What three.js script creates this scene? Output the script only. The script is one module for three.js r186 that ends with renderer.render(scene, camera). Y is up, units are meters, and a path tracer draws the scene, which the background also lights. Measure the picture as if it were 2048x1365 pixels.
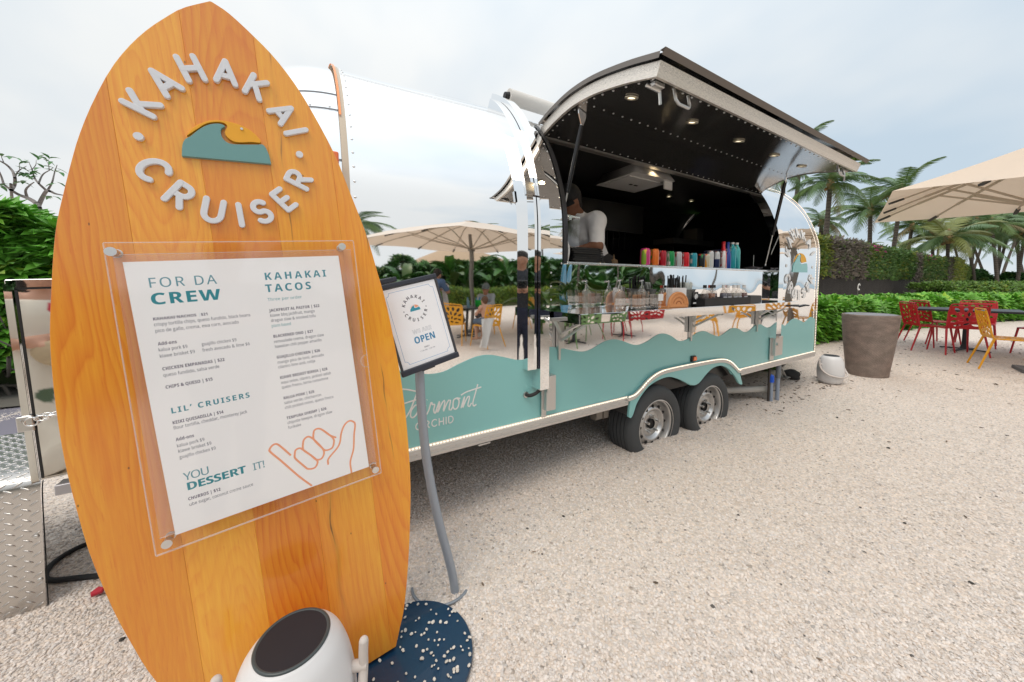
import * as THREE from 'three';
import { mergeGeometries, toCreasedNormals } from 'three/addons/utils/BufferGeometryUtils.js';
import { RoundedBoxGeometry } from 'three/addons/geometries/RoundedBoxGeometry.js';
import { ImprovedNoise } from 'three/addons/math/ImprovedNoise.js';

// ---------------------------------------------------------------- camera, sky, sun, exposure
const scene = new THREE.Scene();
const EYE = new THREE.Vector3(0, 1.3, 0);
const camera = new THREE.PerspectiveCamera(89.37, 2048 / 1365, 0.05, 3000);
camera.position.copy(EYE);
const YAW = 59.2076 * Math.PI / 180, PITCH = 3.5 * Math.PI / 180;   // yaw away from the long side of the trailer (+x)
camera.lookAt(EYE.x + Math.cos(YAW) * Math.cos(PITCH), EYE.y - Math.sin(PITCH), EYE.z - Math.sin(YAW) * Math.cos(PITCH));
camera.setViewOffset(1024, 682, 0, 36.1, 1024, 682);                   // shift lens: keeps the uprights upright
camera.updateProjectionMatrix();
const renderer = new THREE.WebGLRenderer({ antialias: true });
renderer.toneMapping = THREE.LinearToneMapping;
renderer.toneMappingExposure = 1.02;
renderer.shadowMap.enabled = true;

const noise3 = new ImprovedNoise();
const nz = (x, y, z = 0) => noise3.noise(x, y, z);
const fbm = (x, y, z, o = 4) => { let s = 0, a = 0.5, f = 1; for (let i = 0; i < o; i++) { s += a * nz(x * f + i * 17.3, y * f + i * 5.1, z * f); a *= 0.5; f *= 2; } return s; };
{ // overcast sky with thin bright cloud and a trace of blue
  const sstep01 = q => { q = Math.max(0, Math.min(1, q)); return q * q * (3 - 2 * q); }; const W = 1024, H = 512, d = new Float32Array(W * H * 4);
  for (let j = 0; j < H; j++) for (let i = 0; i < W; i++) {
    const ph = (i / W - 0.5) * 2 * Math.PI, th = (j / H - 0.5) * Math.PI;
    const x = Math.cos(th) * Math.cos(ph), y = Math.sin(th), z = Math.cos(th) * Math.sin(ph);
    const k = 1 / (Math.max(y, 0) + 0.28);
    const n = fbm(x * k * 0.9 + 3, z * k * 0.9 + 1.7, 0.4, 5), m = fbm(x * k * 2.6 + 9, z * k * 1.5, 2.2, 5);
    let c = 0.86 + 1.3 * n + 0.6 * m - 0.46 * sstep01((x - 0.15) / 0.75); c = Math.min(1, Math.max(0, c));
    const b = Math.min(1, Math.max(0, y)) ;
    const hz = Math.pow(1 - b, 6);
    const g = 0.87 + 0.62 * b * b * b;                      // overcast: brighter towards the zenith
    const blue = [0.62 + 0.06 * hz, 0.755 + 0.05 * hz, 0.885], wh = [0.965, 0.99, 0.995];
    const o = (j * W + i) * 4;
    for (let q = 0; q < 3; q++) {
      let v = (blue[q] + (wh[q] - blue[q]) * c) * g;
      if (y < -0.02) v = [0.5, 0.46, 0.42][q];
      d[o + q] = v;
    }
    d[o + 3] = 1;
  }
  const t = new THREE.DataTexture(d, W, H, THREE.RGBAFormat, THREE.FloatType);
  t.mapping = THREE.EquirectangularReflectionMapping; t.magFilter = THREE.LinearFilter; t.needsUpdate = true;
  scene.background = t; scene.environment = t;
}
const sun = new THREE.DirectionalLight(0xfff1de, 1.5);
sun.position.set(-20, 38, 12); sun.target.position.set(0, 0, 0);
sun.castShadow = true; sun.shadow.radius = 60;
Object.assign(sun.shadow.camera, { left: -30, right: 30, top: 30, bottom: -30, near: 1, far: 120 });
scene.add(sun, sun.target);

// ---------------------------------------------------------------- helpers
let seed = 12345;
const rnd = () => { seed |= 0; seed = seed + 0x6D2B79F5 | 0; let t = Math.imul(seed ^ seed >>> 15, 1 | seed); t = t + Math.imul(t ^ t >>> 7, 61 | t) ^ t; return ((t ^ t >>> 14) >>> 0) / 4294967296; };
const rr = (a, b) => a + (b - a) * rnd();
const V = (x, y, z) => new THREE.Vector3(x, y, z);
const used = {};
function numbered(n) { if (!(n in used)) { used[n] = 0; return n; } used[n]++; return n + '_' + String(used[n]).padStart(3, '0'); }
function tag(o, label, category, group, kind) {
  o.userData.label = label; o.userData.category = category;
  if (group) o.userData.group = group; if (kind) o.userData.kind = kind; return o;
}
function thing(name, label, category, p = [0, 0, 0], turn = 0, group) {
  const o = new THREE.Group(); o.name = numbered(name); o.position.set(...p); o.rotation.y = turn; scene.add(o);
  return tag(o, label, category, group);
}
function part(name, geo, mat, parent, label) {
  const g = Array.isArray(geo) ? merge(geo) : geo;
  const m = new THREE.Mesh(g, mat); m.name = name; m.castShadow = m.receiveShadow = true; parent.add(m);
  if (label) m.userData.label = label; return m;
}
function each(name, geos, mat, parent, label) { return geos.map(g => part(name, g, mat, parent, label)); }
function stuff(m) { m.userData.kind = 'stuff'; return m; }
function struct(name, geo, mat) { const m = part(name, geo, mat, scene); m.name = numbered(name); m.userData.kind = 'structure'; return m; }
function copy(src, label, p, turn) {
  const c = src.clone(); c.name = numbered(src.name.replace(/_\d{3}$/, '')); c.userData = { ...src.userData };
  if (label) c.userData.label = label; if (p) c.position.set(...p); if (turn !== undefined) c.rotation.y = turn; scene.add(c); return c;
}
function merge(list) {
  const l = list.flat(9).map(g => { let q = g.index ? g.toNonIndexed() : g.clone(); for (const k of Object.keys(q.attributes)) if (!['position', 'normal', 'uv'].includes(k)) q.deleteAttribute(k); if (!q.attributes.uv) q.setAttribute('uv', new THREE.BufferAttribute(new Float32Array(q.attributes.position.count * 2), 2)); q.morphAttributes = {}; return q; });
  return mergeGeometries(l, false);
}
const mv = (g, x, y, z) => g.translate(x, y, z);
const box = (w, h, d, x = 0, y = 0, z = 0) => mv(new THREE.BoxGeometry(w, h, d), x, y, z);
const rbox = (w, h, d, r, x = 0, y = 0, z = 0, s = 2) => mv(new RoundedBoxGeometry(w, h, d, s, Math.min(r, w / 2.01, h / 2.01, d / 2.01)), x, y, z);
const UP = V(0, 1, 0);
function bar(a, b, r1, r2 = r1, n = 10, cap = true) {
  const A = V(...a), B = V(...b), d = B.clone().sub(A), g = new THREE.CylinderGeometry(r2, r1, d.length(), n, 1, !cap);
  g.applyQuaternion(new THREE.Quaternion().setFromUnitVectors(UP, d.clone().normalize()));
  return g.translate((A.x + B.x) / 2, (A.y + B.y) / 2, (A.z + B.z) / 2);
}
function beam(a, b, w, h, up = V(0, 1, 0)) {           // rectangular bar from a to b
  const A = V(...a), B = V(...b), d = B.clone().sub(A), L = d.length(); d.normalize();
  const s = up.clone().cross(d).normalize(), u = d.clone().cross(s);
  const m = new THREE.Matrix4().makeBasis(s, u, d).setPosition(A.clone().add(B).multiplyScalar(0.5));
  return new RoundedBoxGeometry(w, h, L, 1, Math.min(w, h) * 0.18).applyMatrix4(m);
}
const tube = (pts, r, n = 32, k = 8, closed = false, tension = 0.5) => new THREE.TubeGeometry(new THREE.CatmullRomCurve3(pts.map(p => V(...p)), closed, 'catmullrom', tension), n, r, k, closed);
const lathe = (pts, n = 48, x = 0, y = 0, z = 0) => mv(new THREE.LatheGeometry(pts.map(p => new THREE.Vector2(p[0], p[1])), n), x, y, z);
const shape = (pts, holes = []) => { const s = new THREE.Shape(pts.map(p => new THREE.Vector2(p[0], p[1]))); for (const h of holes) s.holes.push(new THREE.Path(h.map(p => new THREE.Vector2(p[0], p[1])))); return s; };
const ext = (pts, depth, bevel = 0, holes = [], bs = 1) => new THREE.ExtrudeGeometry(shape(pts, holes), { depth, bevelEnabled: bevel > 0, bevelThickness: bevel, bevelSize: bevel, bevelOffset: -bevel, bevelSegments: bs, curveSegments: 12 });
function smooth(pts, n = 40, closed = false, tension = 0.5) { return new THREE.CatmullRomCurve3(pts.map(p => V(p[0], p[1], 0)), closed, 'catmullrom', tension).getPoints(n).map(p => [p.x, p.y]); }
function strokePts(pts, w) {                              // outline of a round-ended line of width w
  const L = [], Rr = [], n = pts.length, h = w / 2;
  const dir = i => { const a = pts[Math.max(0, i - 1)], b = pts[Math.min(n - 1, i + 1)]; const x = b[0] - a[0], y = b[1] - a[1], l = Math.hypot(x, y) || 1; return [x / l, y / l]; };
  for (let i = 0; i < n; i++) { const [dx, dy] = dir(i); L.push([pts[i][0] - dy * h, pts[i][1] + dx * h]); Rr.push([pts[i][0] + dy * h, pts[i][1] - dx * h]); }
  const cap = (c, d) => { const o = [], a0 = Math.atan2(d[0], -d[1]); for (let k = 1; k < 7; k++) { const a = a0 - Math.PI * k / 7; o.push([c[0] + Math.cos(a) * h, c[1] + Math.sin(a) * h]); } return o; };
  const e = dir(n - 1), s = dir(0);
  return [...L, ...cap(pts[n - 1], e), ...Rr.reverse(), ...cap(pts[0], [-s[0], -s[1]])];
}
let stag = 0;
function stroke(pts, w, depth, bevel = 0) { stag = (stag + 1) % 5; return ext(strokePts(pts, w), depth - bevel * 2 + stag * 0.00012, bevel, [], 2).translate(0, 0, bevel); }
function std(c, rough = 0.6, metal = 0, o = {}) { return new THREE.MeshStandardMaterial({ color: Array.isArray(c) ? new THREE.Color().setRGB(...c) : new THREE.Color(c), roughness: rough, metalness: metal, side: THREE.DoubleSide, ...o }); }
function phys(c, rough = 0.5, metal = 0, o = {}) { return new THREE.MeshPhysicalMaterial({ color: Array.isArray(c) ? new THREE.Color().setRGB(...c) : new THREE.Color(c), roughness: rough, metalness: metal, side: THREE.DoubleSide, ...o }); }
function dataTex(w, h, fn, srgb = false, wrap = true) {
  const d = new Uint8Array(w * h * 4); const c = [0, 0, 0];
  for (let j = 0; j < h; j++) for (let i = 0; i < w; i++) { fn(i, j, c); const o = (j * w + i) * 4; d[o] = Math.max(0, Math.min(255, c[0])); d[o + 1] = Math.max(0, Math.min(255, c[1])); d[o + 2] = Math.max(0, Math.min(255, c[2])); d[o + 3] = 255; }
  const t = new THREE.DataTexture(d, w, h); t.magFilter = t.minFilter = THREE.LinearFilter; if (wrap) t.wrapS = t.wrapT = THREE.RepeatWrapping; if (srgb) t.colorSpace = THREE.SRGBColorSpace; t.needsUpdate = true; return t;
}
function canvasTex(w, h, draw) { const c = document.createElement('canvas'); c.width = w; c.height = h; draw(c.getContext('2d')); const t = new THREE.CanvasTexture(c); t.colorSpace = THREE.SRGBColorSpace; return t; }
function uvXY(g, x0, y0, x1, y1) { const p = g.attributes.position, u = new Float32Array(p.count * 2); for (let i = 0; i < p.count; i++) { u[2 * i] = (p.getX(i) - x0) / (x1 - x0); u[2 * i + 1] = (p.getY(i) - y0) / (y1 - y0); } g.setAttribute('uv', new THREE.BufferAttribute(u, 2)); return g; }
function grid(nx, ny, fn) {                                   // fn(u, v) -> [x, y, z, (uu, vv)]
  const P = [], U = [], I = [];
  for (let j = 0; j <= ny; j++) for (let i = 0; i <= nx; i++) { const q = fn(i / nx, j / ny); P.push(q[0], q[1], q[2]); U.push(q[3] ?? i / nx, q[4] ?? j / ny); }
  for (let j = 0; j < ny; j++) for (let i = 0; i < nx; i++) { const a = j * (nx + 1) + i, b = a + 1, c = a + nx + 1, d = c + 1; I.push(a, b, d, a, d, c); }
  const g = new THREE.BufferGeometry(); g.setAttribute('position', new THREE.Float32BufferAttribute(P, 3)); g.setAttribute('uv', new THREE.Float32BufferAttribute(U, 2)); g.setIndex(I); g.computeVertexNormals(); return g;
}
const lerp = (a, b, t) => a + (b - a) * t;
const clamp = (x, a, b) => Math.max(a, Math.min(b, x));
const sstep = (a, b, x) => { const t = clamp((x - a) / (b - a), 0, 1); return t * t * (3 - 2 * t); };
function instances(name, geo, mat, list, parent, colors) {      // list of Matrix4
  const m = new THREE.InstancedMesh(geo, mat, list.length); list.forEach((q, i) => m.setMatrixAt(i, q)); if (colors) colors.forEach((c, i) => m.setColorAt(i, c));
  m.name = name; m.castShadow = m.receiveShadow = true; parent.add(m); return stuff(m);
}
const M4 = (p, q, s) => new THREE.Matrix4().compose(p, q, typeof s === 'number' ? V(s, s, s) : s);
const Q = (x, y, z, o = 'YXZ') => new THREE.Quaternion().setFromEuler(new THREE.Euler(x, y, z, o));

// shared materials
const chrome = std([0.90, 0.905, 0.91], 0.025, 1);
const chromeDull = std([0.78, 0.78, 0.78], 0.16, 1);
const steel = std([0.62, 0.62, 0.61], 0.32, 1);
const alu = std([0.66, 0.645, 0.63], 0.42, 0.85);
const black = std([0.012, 0.012, 0.013], 0.55);
const blackGloss = std([0.012, 0.012, 0.014], 0.18);
const rubber = std([0.022, 0.022, 0.024], 0.8);
const white = std([0.78, 0.78, 0.78], 0.5);
const teal = phys([0.24, 0.55, 0.55], 0.34, 0, { clearcoat: 0.35, clearcoatRoughness: 0.25 });
const letterGrey = std([0.72, 0.74, 0.79], 0.55);
const vinylWhite = std([0.80, 0.80, 0.80], 0.5);
const amber = phys([0.85, 0.16, 0.015], 0.2, 0, { clearcoat: 1 });
const ledWhite = std([0.9, 0.85, 0.78], 0.4, 0, { emissive: new THREE.Color(1, 0.86, 0.68), emissiveIntensity: 1.0 });
const glow = std([0.9, 0.85, 0.7], 0.4, 0, { emissive: new THREE.Color(1, 0.85, 0.55), emissiveIntensity: 2.2 });
const clearPane = phys([1, 1, 1], 0.03, 0, { transmission: 1, thickness: 0, ior: 1.49 });
const glassSolid = phys([1, 1, 1], 0.02, 0, { transmission: 1, thickness: 0, ior: 1.5 });

// ---------------------------------------------------------------- ground
const mound = (x, z, a, b, r, h) => h * Math.exp(-((x - a) * (x - a) + (z - b) * (z - b)) / (r * r));
const groundY = (x, z) => 0.10 * sstep(5.6, 10.0, x) + (0.014 * nz(x * 0.9, z * 0.9, 3.3) + 0.010 * nz(x * 2.6, z * 2.6, 7.1)) * sstep(0.9, 2.2, Math.hypot(x, z)) + mound(x, z, 2.66, -1.66, 0.17, 0.05) + mound(x, z, 3.42, -1.66, 0.17, 0.05) + mound(x, z, 2.18, -1.62, 0.13, 0.025);
const GT = 2.0;                                                // metres per gravel tile
let gravelMap, gravelBump;
{
  const N = 1024, cells = 150, px = new Float32Array(cells * cells), py = px.slice(), pr = px.slice(), pc = px.slice();
  for (let i = 0; i < px.length; i++) { px[i] = rnd(); py[i] = rnd(); pr[i] = rr(0.75, 1.2); pc[i] = rnd(); }
  const H = new Float32Array(N * N), Ci = new Float32Array(N * N);
  for (let j = 0; j < N; j++) for (let i = 0; i < N; i++) {
    const x = i / N * cells, y = j / N * cells, cx = Math.floor(x), cy = Math.floor(y); let best = 9, id = 0, sec = 9;
    for (let b = -1; b <= 1; b++) for (let a = -1; a <= 1; a++) { const qx = cx + a, qy = cy + b, k = ((qy + cells) % cells) * cells + (qx + cells) % cells; const dx = qx + px[k] - x, dy = qy + py[k] - y, d = Math.hypot(dx, dy) / pr[k]; if (d < best) { sec = best; best = d; id = k; } else if (d < sec) sec = d; }
    H[j * N + i] = clamp((sec - best) * 1.7, 0, 1) * (1 - 0.3 * best); Ci[j * N + i] = pc[id];
  }
  gravelMap = dataTex(N, N, (i, j, c) => { const h = H[j * N + i], v = Ci[j * N + i]; let b = 218 + 32 * v; if (v < 0.03) b = 185; const t = (v * 37) % 1; const hh = 0.95 + 0.05 * h; c[0] = b * hh; c[1] = b * (0.935 + 0.03 * t) * hh; c[2] = b * (0.88 + 0.06 * t) * hh; }, true);
  gravelBump = dataTex(N, N, (i, j, c) => { c[0] = c[1] = c[2] = H[j * N + i] * 255; });
}
const gravelMat = std([0.90, 0.90, 0.90], 0.95, 0, { map: gravelMap, bumpMap: gravelBump, bumpScale: 0.004, vertexColors: true });
{
  const xs = [], zs = []; const ax = v => Math.sign(v) * (Math.abs(v) < 14 ? Math.abs(v) : 14 + Math.pow(Math.abs(v) - 14, 1.9) * 1.2);
  for (let i = -40; i <= 40; i += 1) { const fine = i >= -3 && i < 7; const n = fine ? 12 : Math.abs(i) < 14 ? 4 : 1; for (let k = 0; k < n; k++) { xs.push(ax(i + k / n)); } }
  for (let i = -40; i <= 40; i += 1) { const fine = i >= -1 && i < 3; const n = fine ? 12 : Math.abs(i) < 14 ? 4 : 1; for (let k = 0; k < n; k++) { zs.push(ax(i + k / n)); } }
  const nx = xs.length - 1, ny = zs.length - 1;
  const g = grid(nx, ny, (u, v) => { const x = xs[Math.round(u * nx)], z = -zs[Math.round(v * ny)]; const far = Math.hypot(x, z); return [x, far > 60 ? 0.1 : groundY(x, z), z, x / GT, z / GT]; });
  const p = g.attributes.position, col = new Float32Array(p.count * 3);
  for (let i = 0; i < p.count; i++) { const n = 1 + 0.10 * fbm(p.getX(i) * 0.5, p.getZ(i) * 0.5, 1, 3); col[3 * i] = n; col[3 * i + 1] = n * 0.985; col[3 * i + 2] = n * 0.965; }
  g.setAttribute('color', new THREE.BufferAttribute(col, 3));
  struct('gravel_ground', g, gravelMat);
  const sea = new THREE.PlaneGeometry(900, 1600, 1, 1).rotateX(-Math.PI / 2).translate(560, 0.16, -200);
  struct('sea', sea, std([0.10, 0.20, 0.27], 0.25));
}
{ // loose gravel near the camera
  const peb = (k) => { const g = new THREE.IcosahedronGeometry(1, 0); const p = g.attributes.position; const q = {}; for (let i = 0; i < p.count; i++) { const key = [p.getX(i), p.getY(i), p.getZ(i)].map(v => v.toFixed(3)).join(); if (!(key in q)) q[key] = rr(0.7, 1.25); p.setXYZ(i, p.getX(i) * q[key], p.getY(i) * q[key] * 0.58, p.getZ(i) * q[key]); } g.computeVertexNormals(); return g; };
  const grp = new THREE.Group(); grp.name = 'loose_gravel'; grp.userData = { kind: 'stuff', label: 'loose pale coral gravel scattered over the ground', category: 'gravel' }; scene.add(grp);
  const F = V(Math.cos(YAW), 0, -Math.sin(YAW)), Rt = V(Math.sin(YAW), 0, Math.cos(YAW));
  for (let v = 0; v < 3; v++) {
    const list = [], cols = [];
    for (let i = 0; i < 62000; i++) {
      const d = 0.95 + 6.2 * Math.pow(rnd(), 1.35), w = d * 1.62, l = rr(-w, w); const x = F.x * d + Rt.x * l, z = F.z * d + Rt.z * l;
      if (z < -2.6 && x > -0.5 && x < 5.4) continue; if (x > 7.4 && z < -2.4) continue;
      const s = rr(0.0034, 0.0070) * (rnd() < 0.04 ? 1.45 : 1);
      list.push(M4(V(x, groundY(x, z) + s * 0.18, z), Q(rr(-0.5, 0.5), rr(0, 6.28), rr(-0.5, 0.5)), s));
      let b = rr(0.56, 0.82); const q = rnd(); if (q < 0.0015) b = 0.12; else if (q < 0.03) b = 0.40; const t = rnd(); cols.push(new THREE.Color().setRGB(b, b * (0.88 + 0.06 * t), b * (0.79 + 0.12 * t)));
    }
    instances('pebble', peb(v), std([1, 1, 1], 0.9), list, grp, cols);
  }
  { // dry leaf bits and twigs blown over the gravel
    const t = new THREE.Group(); t.name = 'leaf_litter'; t.userData = { kind: 'stuff', label: 'bits of dry leaf and twig blown over the pale gravel', category: 'leaf litter' }; scene.add(t); const l = [], c = [];
    for (let i = 0; i < 620; i++) { const q = rnd(); let x, z; if (q < .45) { x = rr(7.2, 13); z = rr(-2.5, 1.2); } else if (q < .75) { x = rr(3.7, 6.2); z = rr(-2.6, -1.55); } else { x = rr(.3, 8); z = rr(-1.7, 3); } const s = rr(.006, .018) * (x < 4 ? .45 : 1); l.push(M4(V(x, groundY(x, z) + .006, z), Q(rr(-.3, .3), rr(0, 6.3), rr(-.3, .3)), V(s * 1.6, s * .3, s * rr(.25, .7)))); const b = rr(.05, .22); c.push(new THREE.Color().setRGB(b, b * .72, b * .5)); }
    instances('leaf_bit', new THREE.IcosahedronGeometry(1, 0), std([1, 1, 1], .9), l, t, c);
  }
  // single dark lava stones that stand out from the gravel
  for (const [x, z, s] of [[0.20, -1.95, .012], [-0.78, -1.62, .012], [-0.62, -1.75, .010], [1.2, -1.45, .009], [3.9, -.75, .013], [2.45, -.2, .011], [3.3, .6, .012], [2.75, -.45, .008], [4.4, -1.2, .012], [6.3, .2, .016], [2.05, -.95, .009], [5.1, -.3, .012]]) {
    const m = part('lava_stone', peb(0), std([0.05, 0.045, 0.04], 0.9), scene); m.name = numbered('lava_stone'); m.position.set(x, groundY(x, z) + s * 0.4, z); m.scale.setScalar(s); m.rotation.y = rr(0, 6);
    tag(m, 'small dark lava stone lying loose on the pale gravel', 'stone', 'dark stones in the gravel');
  }
}
// ---------------------------------------------------------------- the food trailer
const ZW = -1.7333, HALF = 1.0;
const PROF = smooth([[0, .40], [0, .75], [0, 1.1], [0, 1.35], [0, 1.55], [.005, 1.70], [.032, 1.86], [.115, 2.09], [.21, 2.26], [.33, 2.405], [.46, 2.51], [.63, 2.60], [.82, 2.65], [1.0, 2.665]], 72, false, 0.5);
const profAt = (() => { const L = [0]; for (let i = 1; i < PROF.length; i++) L.push(L[i - 1] + Math.hypot(PROF[i][0] - PROF[i - 1][0], PROF[i][1] - PROF[i - 1][1])); const T = L[L.length - 1];
  const f = s => { s = clamp(s, 0, T); let i = 1; while (L[i] < s && i < L.length - 1) i++; const t = (s - L[i - 1]) / (L[i] - L[i - 1]); const a = PROF[i - 1], b = PROF[i]; const dx = b[0] - a[0], dy = b[1] - a[1], l = Math.hypot(dx, dy); return { dz: lerp(a[0], b[0], t), y: lerp(a[1], b[1], t), n: [-dy / l, dx / l] }; };
  f.total = T; f.ofY = y => { let i = 1; while (PROF[i][1] < y && i < PROF.length - 1) i++; return lerp(L[i - 1], L[i], (y - PROF[i - 1][1]) / (PROF[i][1] - PROF[i - 1][1])); }; return f; })();
const nose = X => 1 - 0.03 * sstep(1.3, 0.1, X);       // the roof drops a little towards the front
// skin between X0 and X1 from profile length s0 to s1 (s beyond the crest runs down the far side), off = distance outwards
function skin(X0, X1, s0, s1, nx, ns, off = 0, wave = 0, sc = 1) {
  const T = profAt.total;
  const g = grid(nx, ns, (u, v) => {
    const X = lerp(X0, X1, u), s = lerp(s0, s1, v); const far = s > T; const p = profAt(far ? 2 * T - s : s);
    let o = off; if (wave && !far) o += wave * sstep(.92, 1.12, p.y) * (nz(X * 2.1, s * 1.6, 4) + 0.6 * nz(X * 4.4 + 7, s * 4.1, 2));
    let dz = p.dz + -p.n[0] * -o * -1, y = p.y + p.n[1] * o; dz = p.dz + p.n[0] * o;
    y = p.y > 1.5 ? 1.5 + (y - 1.5) * (X < 1.3 ? nose(X) * 1 : 1) : y; if (sc !== 1) { dz = HALF + (dz - HALF) * sc; }
    return [X, y, far ? ZW - 2 * HALF + dz : ZW - dz, X, s];
  });
  return g;
}
const T_ = profAt.total, sSill = profAt.ofY(1.43), sHinge = profAt.ofY(2.42), sTealTop = profAt.ofY(0.80);
const XL = .17, XO0 = 1.44, XO1 = 4.44, XR = 5.41;
const trailer = thing('food_trailer', 'polished silver food trailer with teal wave band and raised serving hatch', 'food trailer');
{
  const t = trailer;
  part('left_body_panel', skin(XL, XO0, 0, 2 * T_, 30, 110, 0, 0.0011), chrome, t);
  part('right_body_panel', skin(XO1, XR, 0, 2 * T_, 48, 220, 0, 0.0022), chrome, t);
  part('lower_wall', [skin(XO0, XO1, sTealTop, sSill, 90, 24, 0, 0.0036)], chrome, t);
  part('roof', [skin(XO0, XO1, sHinge, 2 * T_, 40, 90, 0)], chrome, t);
  // rounded ends
  const cap = (X0, dir, L) => grid(22, 100, (u, v) => { const a = u * Math.PI / 2 * 0.985; const k = Math.pow(Math.cos(a), 0.62); const s = v * 2 * T_, far = s > T_, p = profAt(far ? 2 * T_ - s : s); const dz = HALF + (p.dz - HALF) * (0.35 + 0.65 * k); let y = p.y > 1.2 ? 1.2 + (p.y - 1.2) * (dir < 0 ? nose(0) : 1) * (0.25 + 0.75 * k) : p.y; return [X0 + dir * L * Math.sin(a), y, far ? ZW - 2 * HALF + dz : ZW - dz, u, v]; });
  part('front_end_cap', cap(XL, -1, 0.62), chrome, t);
  part('rear_end_cap', cap(XR, 1, 0.42), chrome, t);
  // seams with rivets
  const seamArc = (X, w, s0, s1, off, mat, name, n = 60) => part(name, skin(X - w / 2, X + w / 2, s0, s1, 1, n, off), mat, t);
  const rivet = new THREE.SphereGeometry(1, 6, 3, 0, 6.283, 0, 1.57);
  const riv = (list, name = 'rivet', mat = chromeDull, r = 0.0062) => stuff(part(name, list.map(([p, n]) => { const g = rivet.clone(); g.scale(r, r * 0.5, r); g.applyQuaternion(new THREE.Quaternion().setFromUnitVectors(UP, V(...n).normalize())); return g.translate(...p); }), mat, t));
  const onSkin = (X, s, off = 0.001) => { const p = profAt(s); const y = p.y + p.n[1] * off; return [[X, p.y > 1.5 && X < 1.3 ? 1.5 + (y - 1.5) * nose(X) : y, ZW - p.dz - p.n[0] * off], [0, p.n[1], -p.n[0]]]; };
  const rv = [];
  for (let s = 0.55; s < T_ * 0.97; s += 0.075) rv.push(onSkin(XL + .035, s));
  for (let s = 0.5; s < T_ * 0.97; s += 0.075) rv.push(onSkin(XR - .03, s));
  for (let s = 0.12; s < sSill; s += 0.085) { rv.push(onSkin(1.318, s)); }
  for (let s = sSill; s < sHinge; s += 0.07) { rv.push(onSkin(1.40, s)); rv.push(onSkin(4.475, s)); }
  riv(rv);
  seamArc(XL, .028, 0.42, T_ * 1.2, .010, std([0.55, 0.46, 0.36], 0.4, .5), 'front_section_trim');
  part('front_orange_light_strip', [skin(XL - .014, XL - .004, profAt.ofY(2.10), T_ * 1.0, 1, 40, .018)], std([0.85, 0.30, 0.10], 0.35, 0, { emissive: new THREE.Color(1, .3, .06), emissiveIntensity: 0.12 }), t, 'orange marker strip round the front seam');
  for (const y of [1.88, 2.15, 2.25]) { const s = profAt.ofY(y); part('end_cap_seam', grid(24, 1, (u, v) => { const a = u * Math.PI / 2 * 0.9, k = Math.pow(Math.cos(a), 0.62), p = profAt(s); const dz = HALF + (p.dz - HALF) * (0.35 + 0.65 * k) ; const yy = 1.2 + (p.y - 1.2) * nose(0) * (0.25 + 0.75 * k); return [XL - 0.62 * Math.sin(a), yy + (v - .5) * .008 + .002 * Math.sin(a), ZW - dz + .004, u, v]; }), std([0.25, 0.25, 0.26], .4, 1), t); }
  riv([1.88, 2.15].flatMap(y => [...Array(5)].map((_, i) => { const a = 0.08 + i * 0.13, k = Math.pow(Math.cos(a), 0.62), p = profAt(profAt.ofY(y)); return [[XL - 0.62 * Math.sin(a), 1.2 + (p.y - 1.2) * nose(0) * (0.25 + 0.75 * k) + .012, ZW - HALF - (p.dz - HALF) * (0.35 + 0.65 * k) + .001], [0, .2, 1]]; })));
  part('marker_lamp', [rbox(.03, .07, .03, .008, .125, 1.84, ZW + .012)], amber, t, 'orange marker lamp near the front seam');
  // long roof seam
  part('roof_seam', [skin(XL + .02, 1.16, profAt.ofY(2.44), profAt.ofY(2.44) + .006, 20, 1, .002)], std([0.3, 0.3, 0.32], .4, 1), t);
  part('roof_edge_trim', [skin(0.75, 1.16, profAt.ofY(2.53), profAt.ofY(2.53) + .008, 14, 1, .006)], std([0.4, 0.38, 0.38], .4, .8), t);

  // ---- teal band with the wavy upper edge
  const waveL = [[XL, .90], [0.25, .905], [.386, .870], [.465, .848], [.533, .833], [.612, .836], [.695, .865], [.800, .895], [.881, .897], [.968, .876], [1.068, .847], [1.141, .843], [1.183, .853], [1.289, .899], [1.377, .893], [1.475, .867], [1.577, .845], [1.657, .851], [1.782, .893], [1.879, .903], [1.967, .885], [2.075, .849], [2.153, .839], [2.251, .858], [2.351, .894], [2.437, .904], [2.531, .880], [2.627, .833], [2.705, .822], [2.802, .841], [2.906, .876], [3.012, .883], [3.125, .847], [3.242, .818], [3.335, .838], [3.457, .876], [3.573, .868], [3.696, .825], [3.805, .832], [3.916, .879], [4.019, .883], [4.158, .840], [4.285, .845], [4.42, .87], [4.52, .85], [4.600, .832], [4.720, .881], [4.832, .900], [4.985, .867], [5.107, .843], [5.264, .895], [5.348, .882], [XR, .86]];
  const arches = [[3.64, .455], [3.50, .425], [3.412, .491], [3.279, .544], [3.139, .542], [3.027, .496], [2.92, .434], [2.829, .424], [2.722, .470], [2.617, .515], [2.49, .549], [2.352, .538], [2.234, .498], [2.13, .42], [2.05, .455]];
  const bandPts = [[XL, .455], ...smooth(waveL, 260), [XR, .455], ...smooth(arches, 60)];
  part('teal_wave_band', ext(bandPts, .003).translate(0, 0, ZW + .0015), teal, t);
  // wheel arch panel standing proud of the side
  const led = [[2.02, .462], [2.087, .472], [2.150, .505], [2.246, .564], [2.362, .603], [2.507, .615], [2.899, .616], [3.183, .611], [3.327, .594], [3.431, .556], [3.52, .50], [3.566, .470], [3.60, .462]];
  const ledS = smooth(led, 60);
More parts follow.
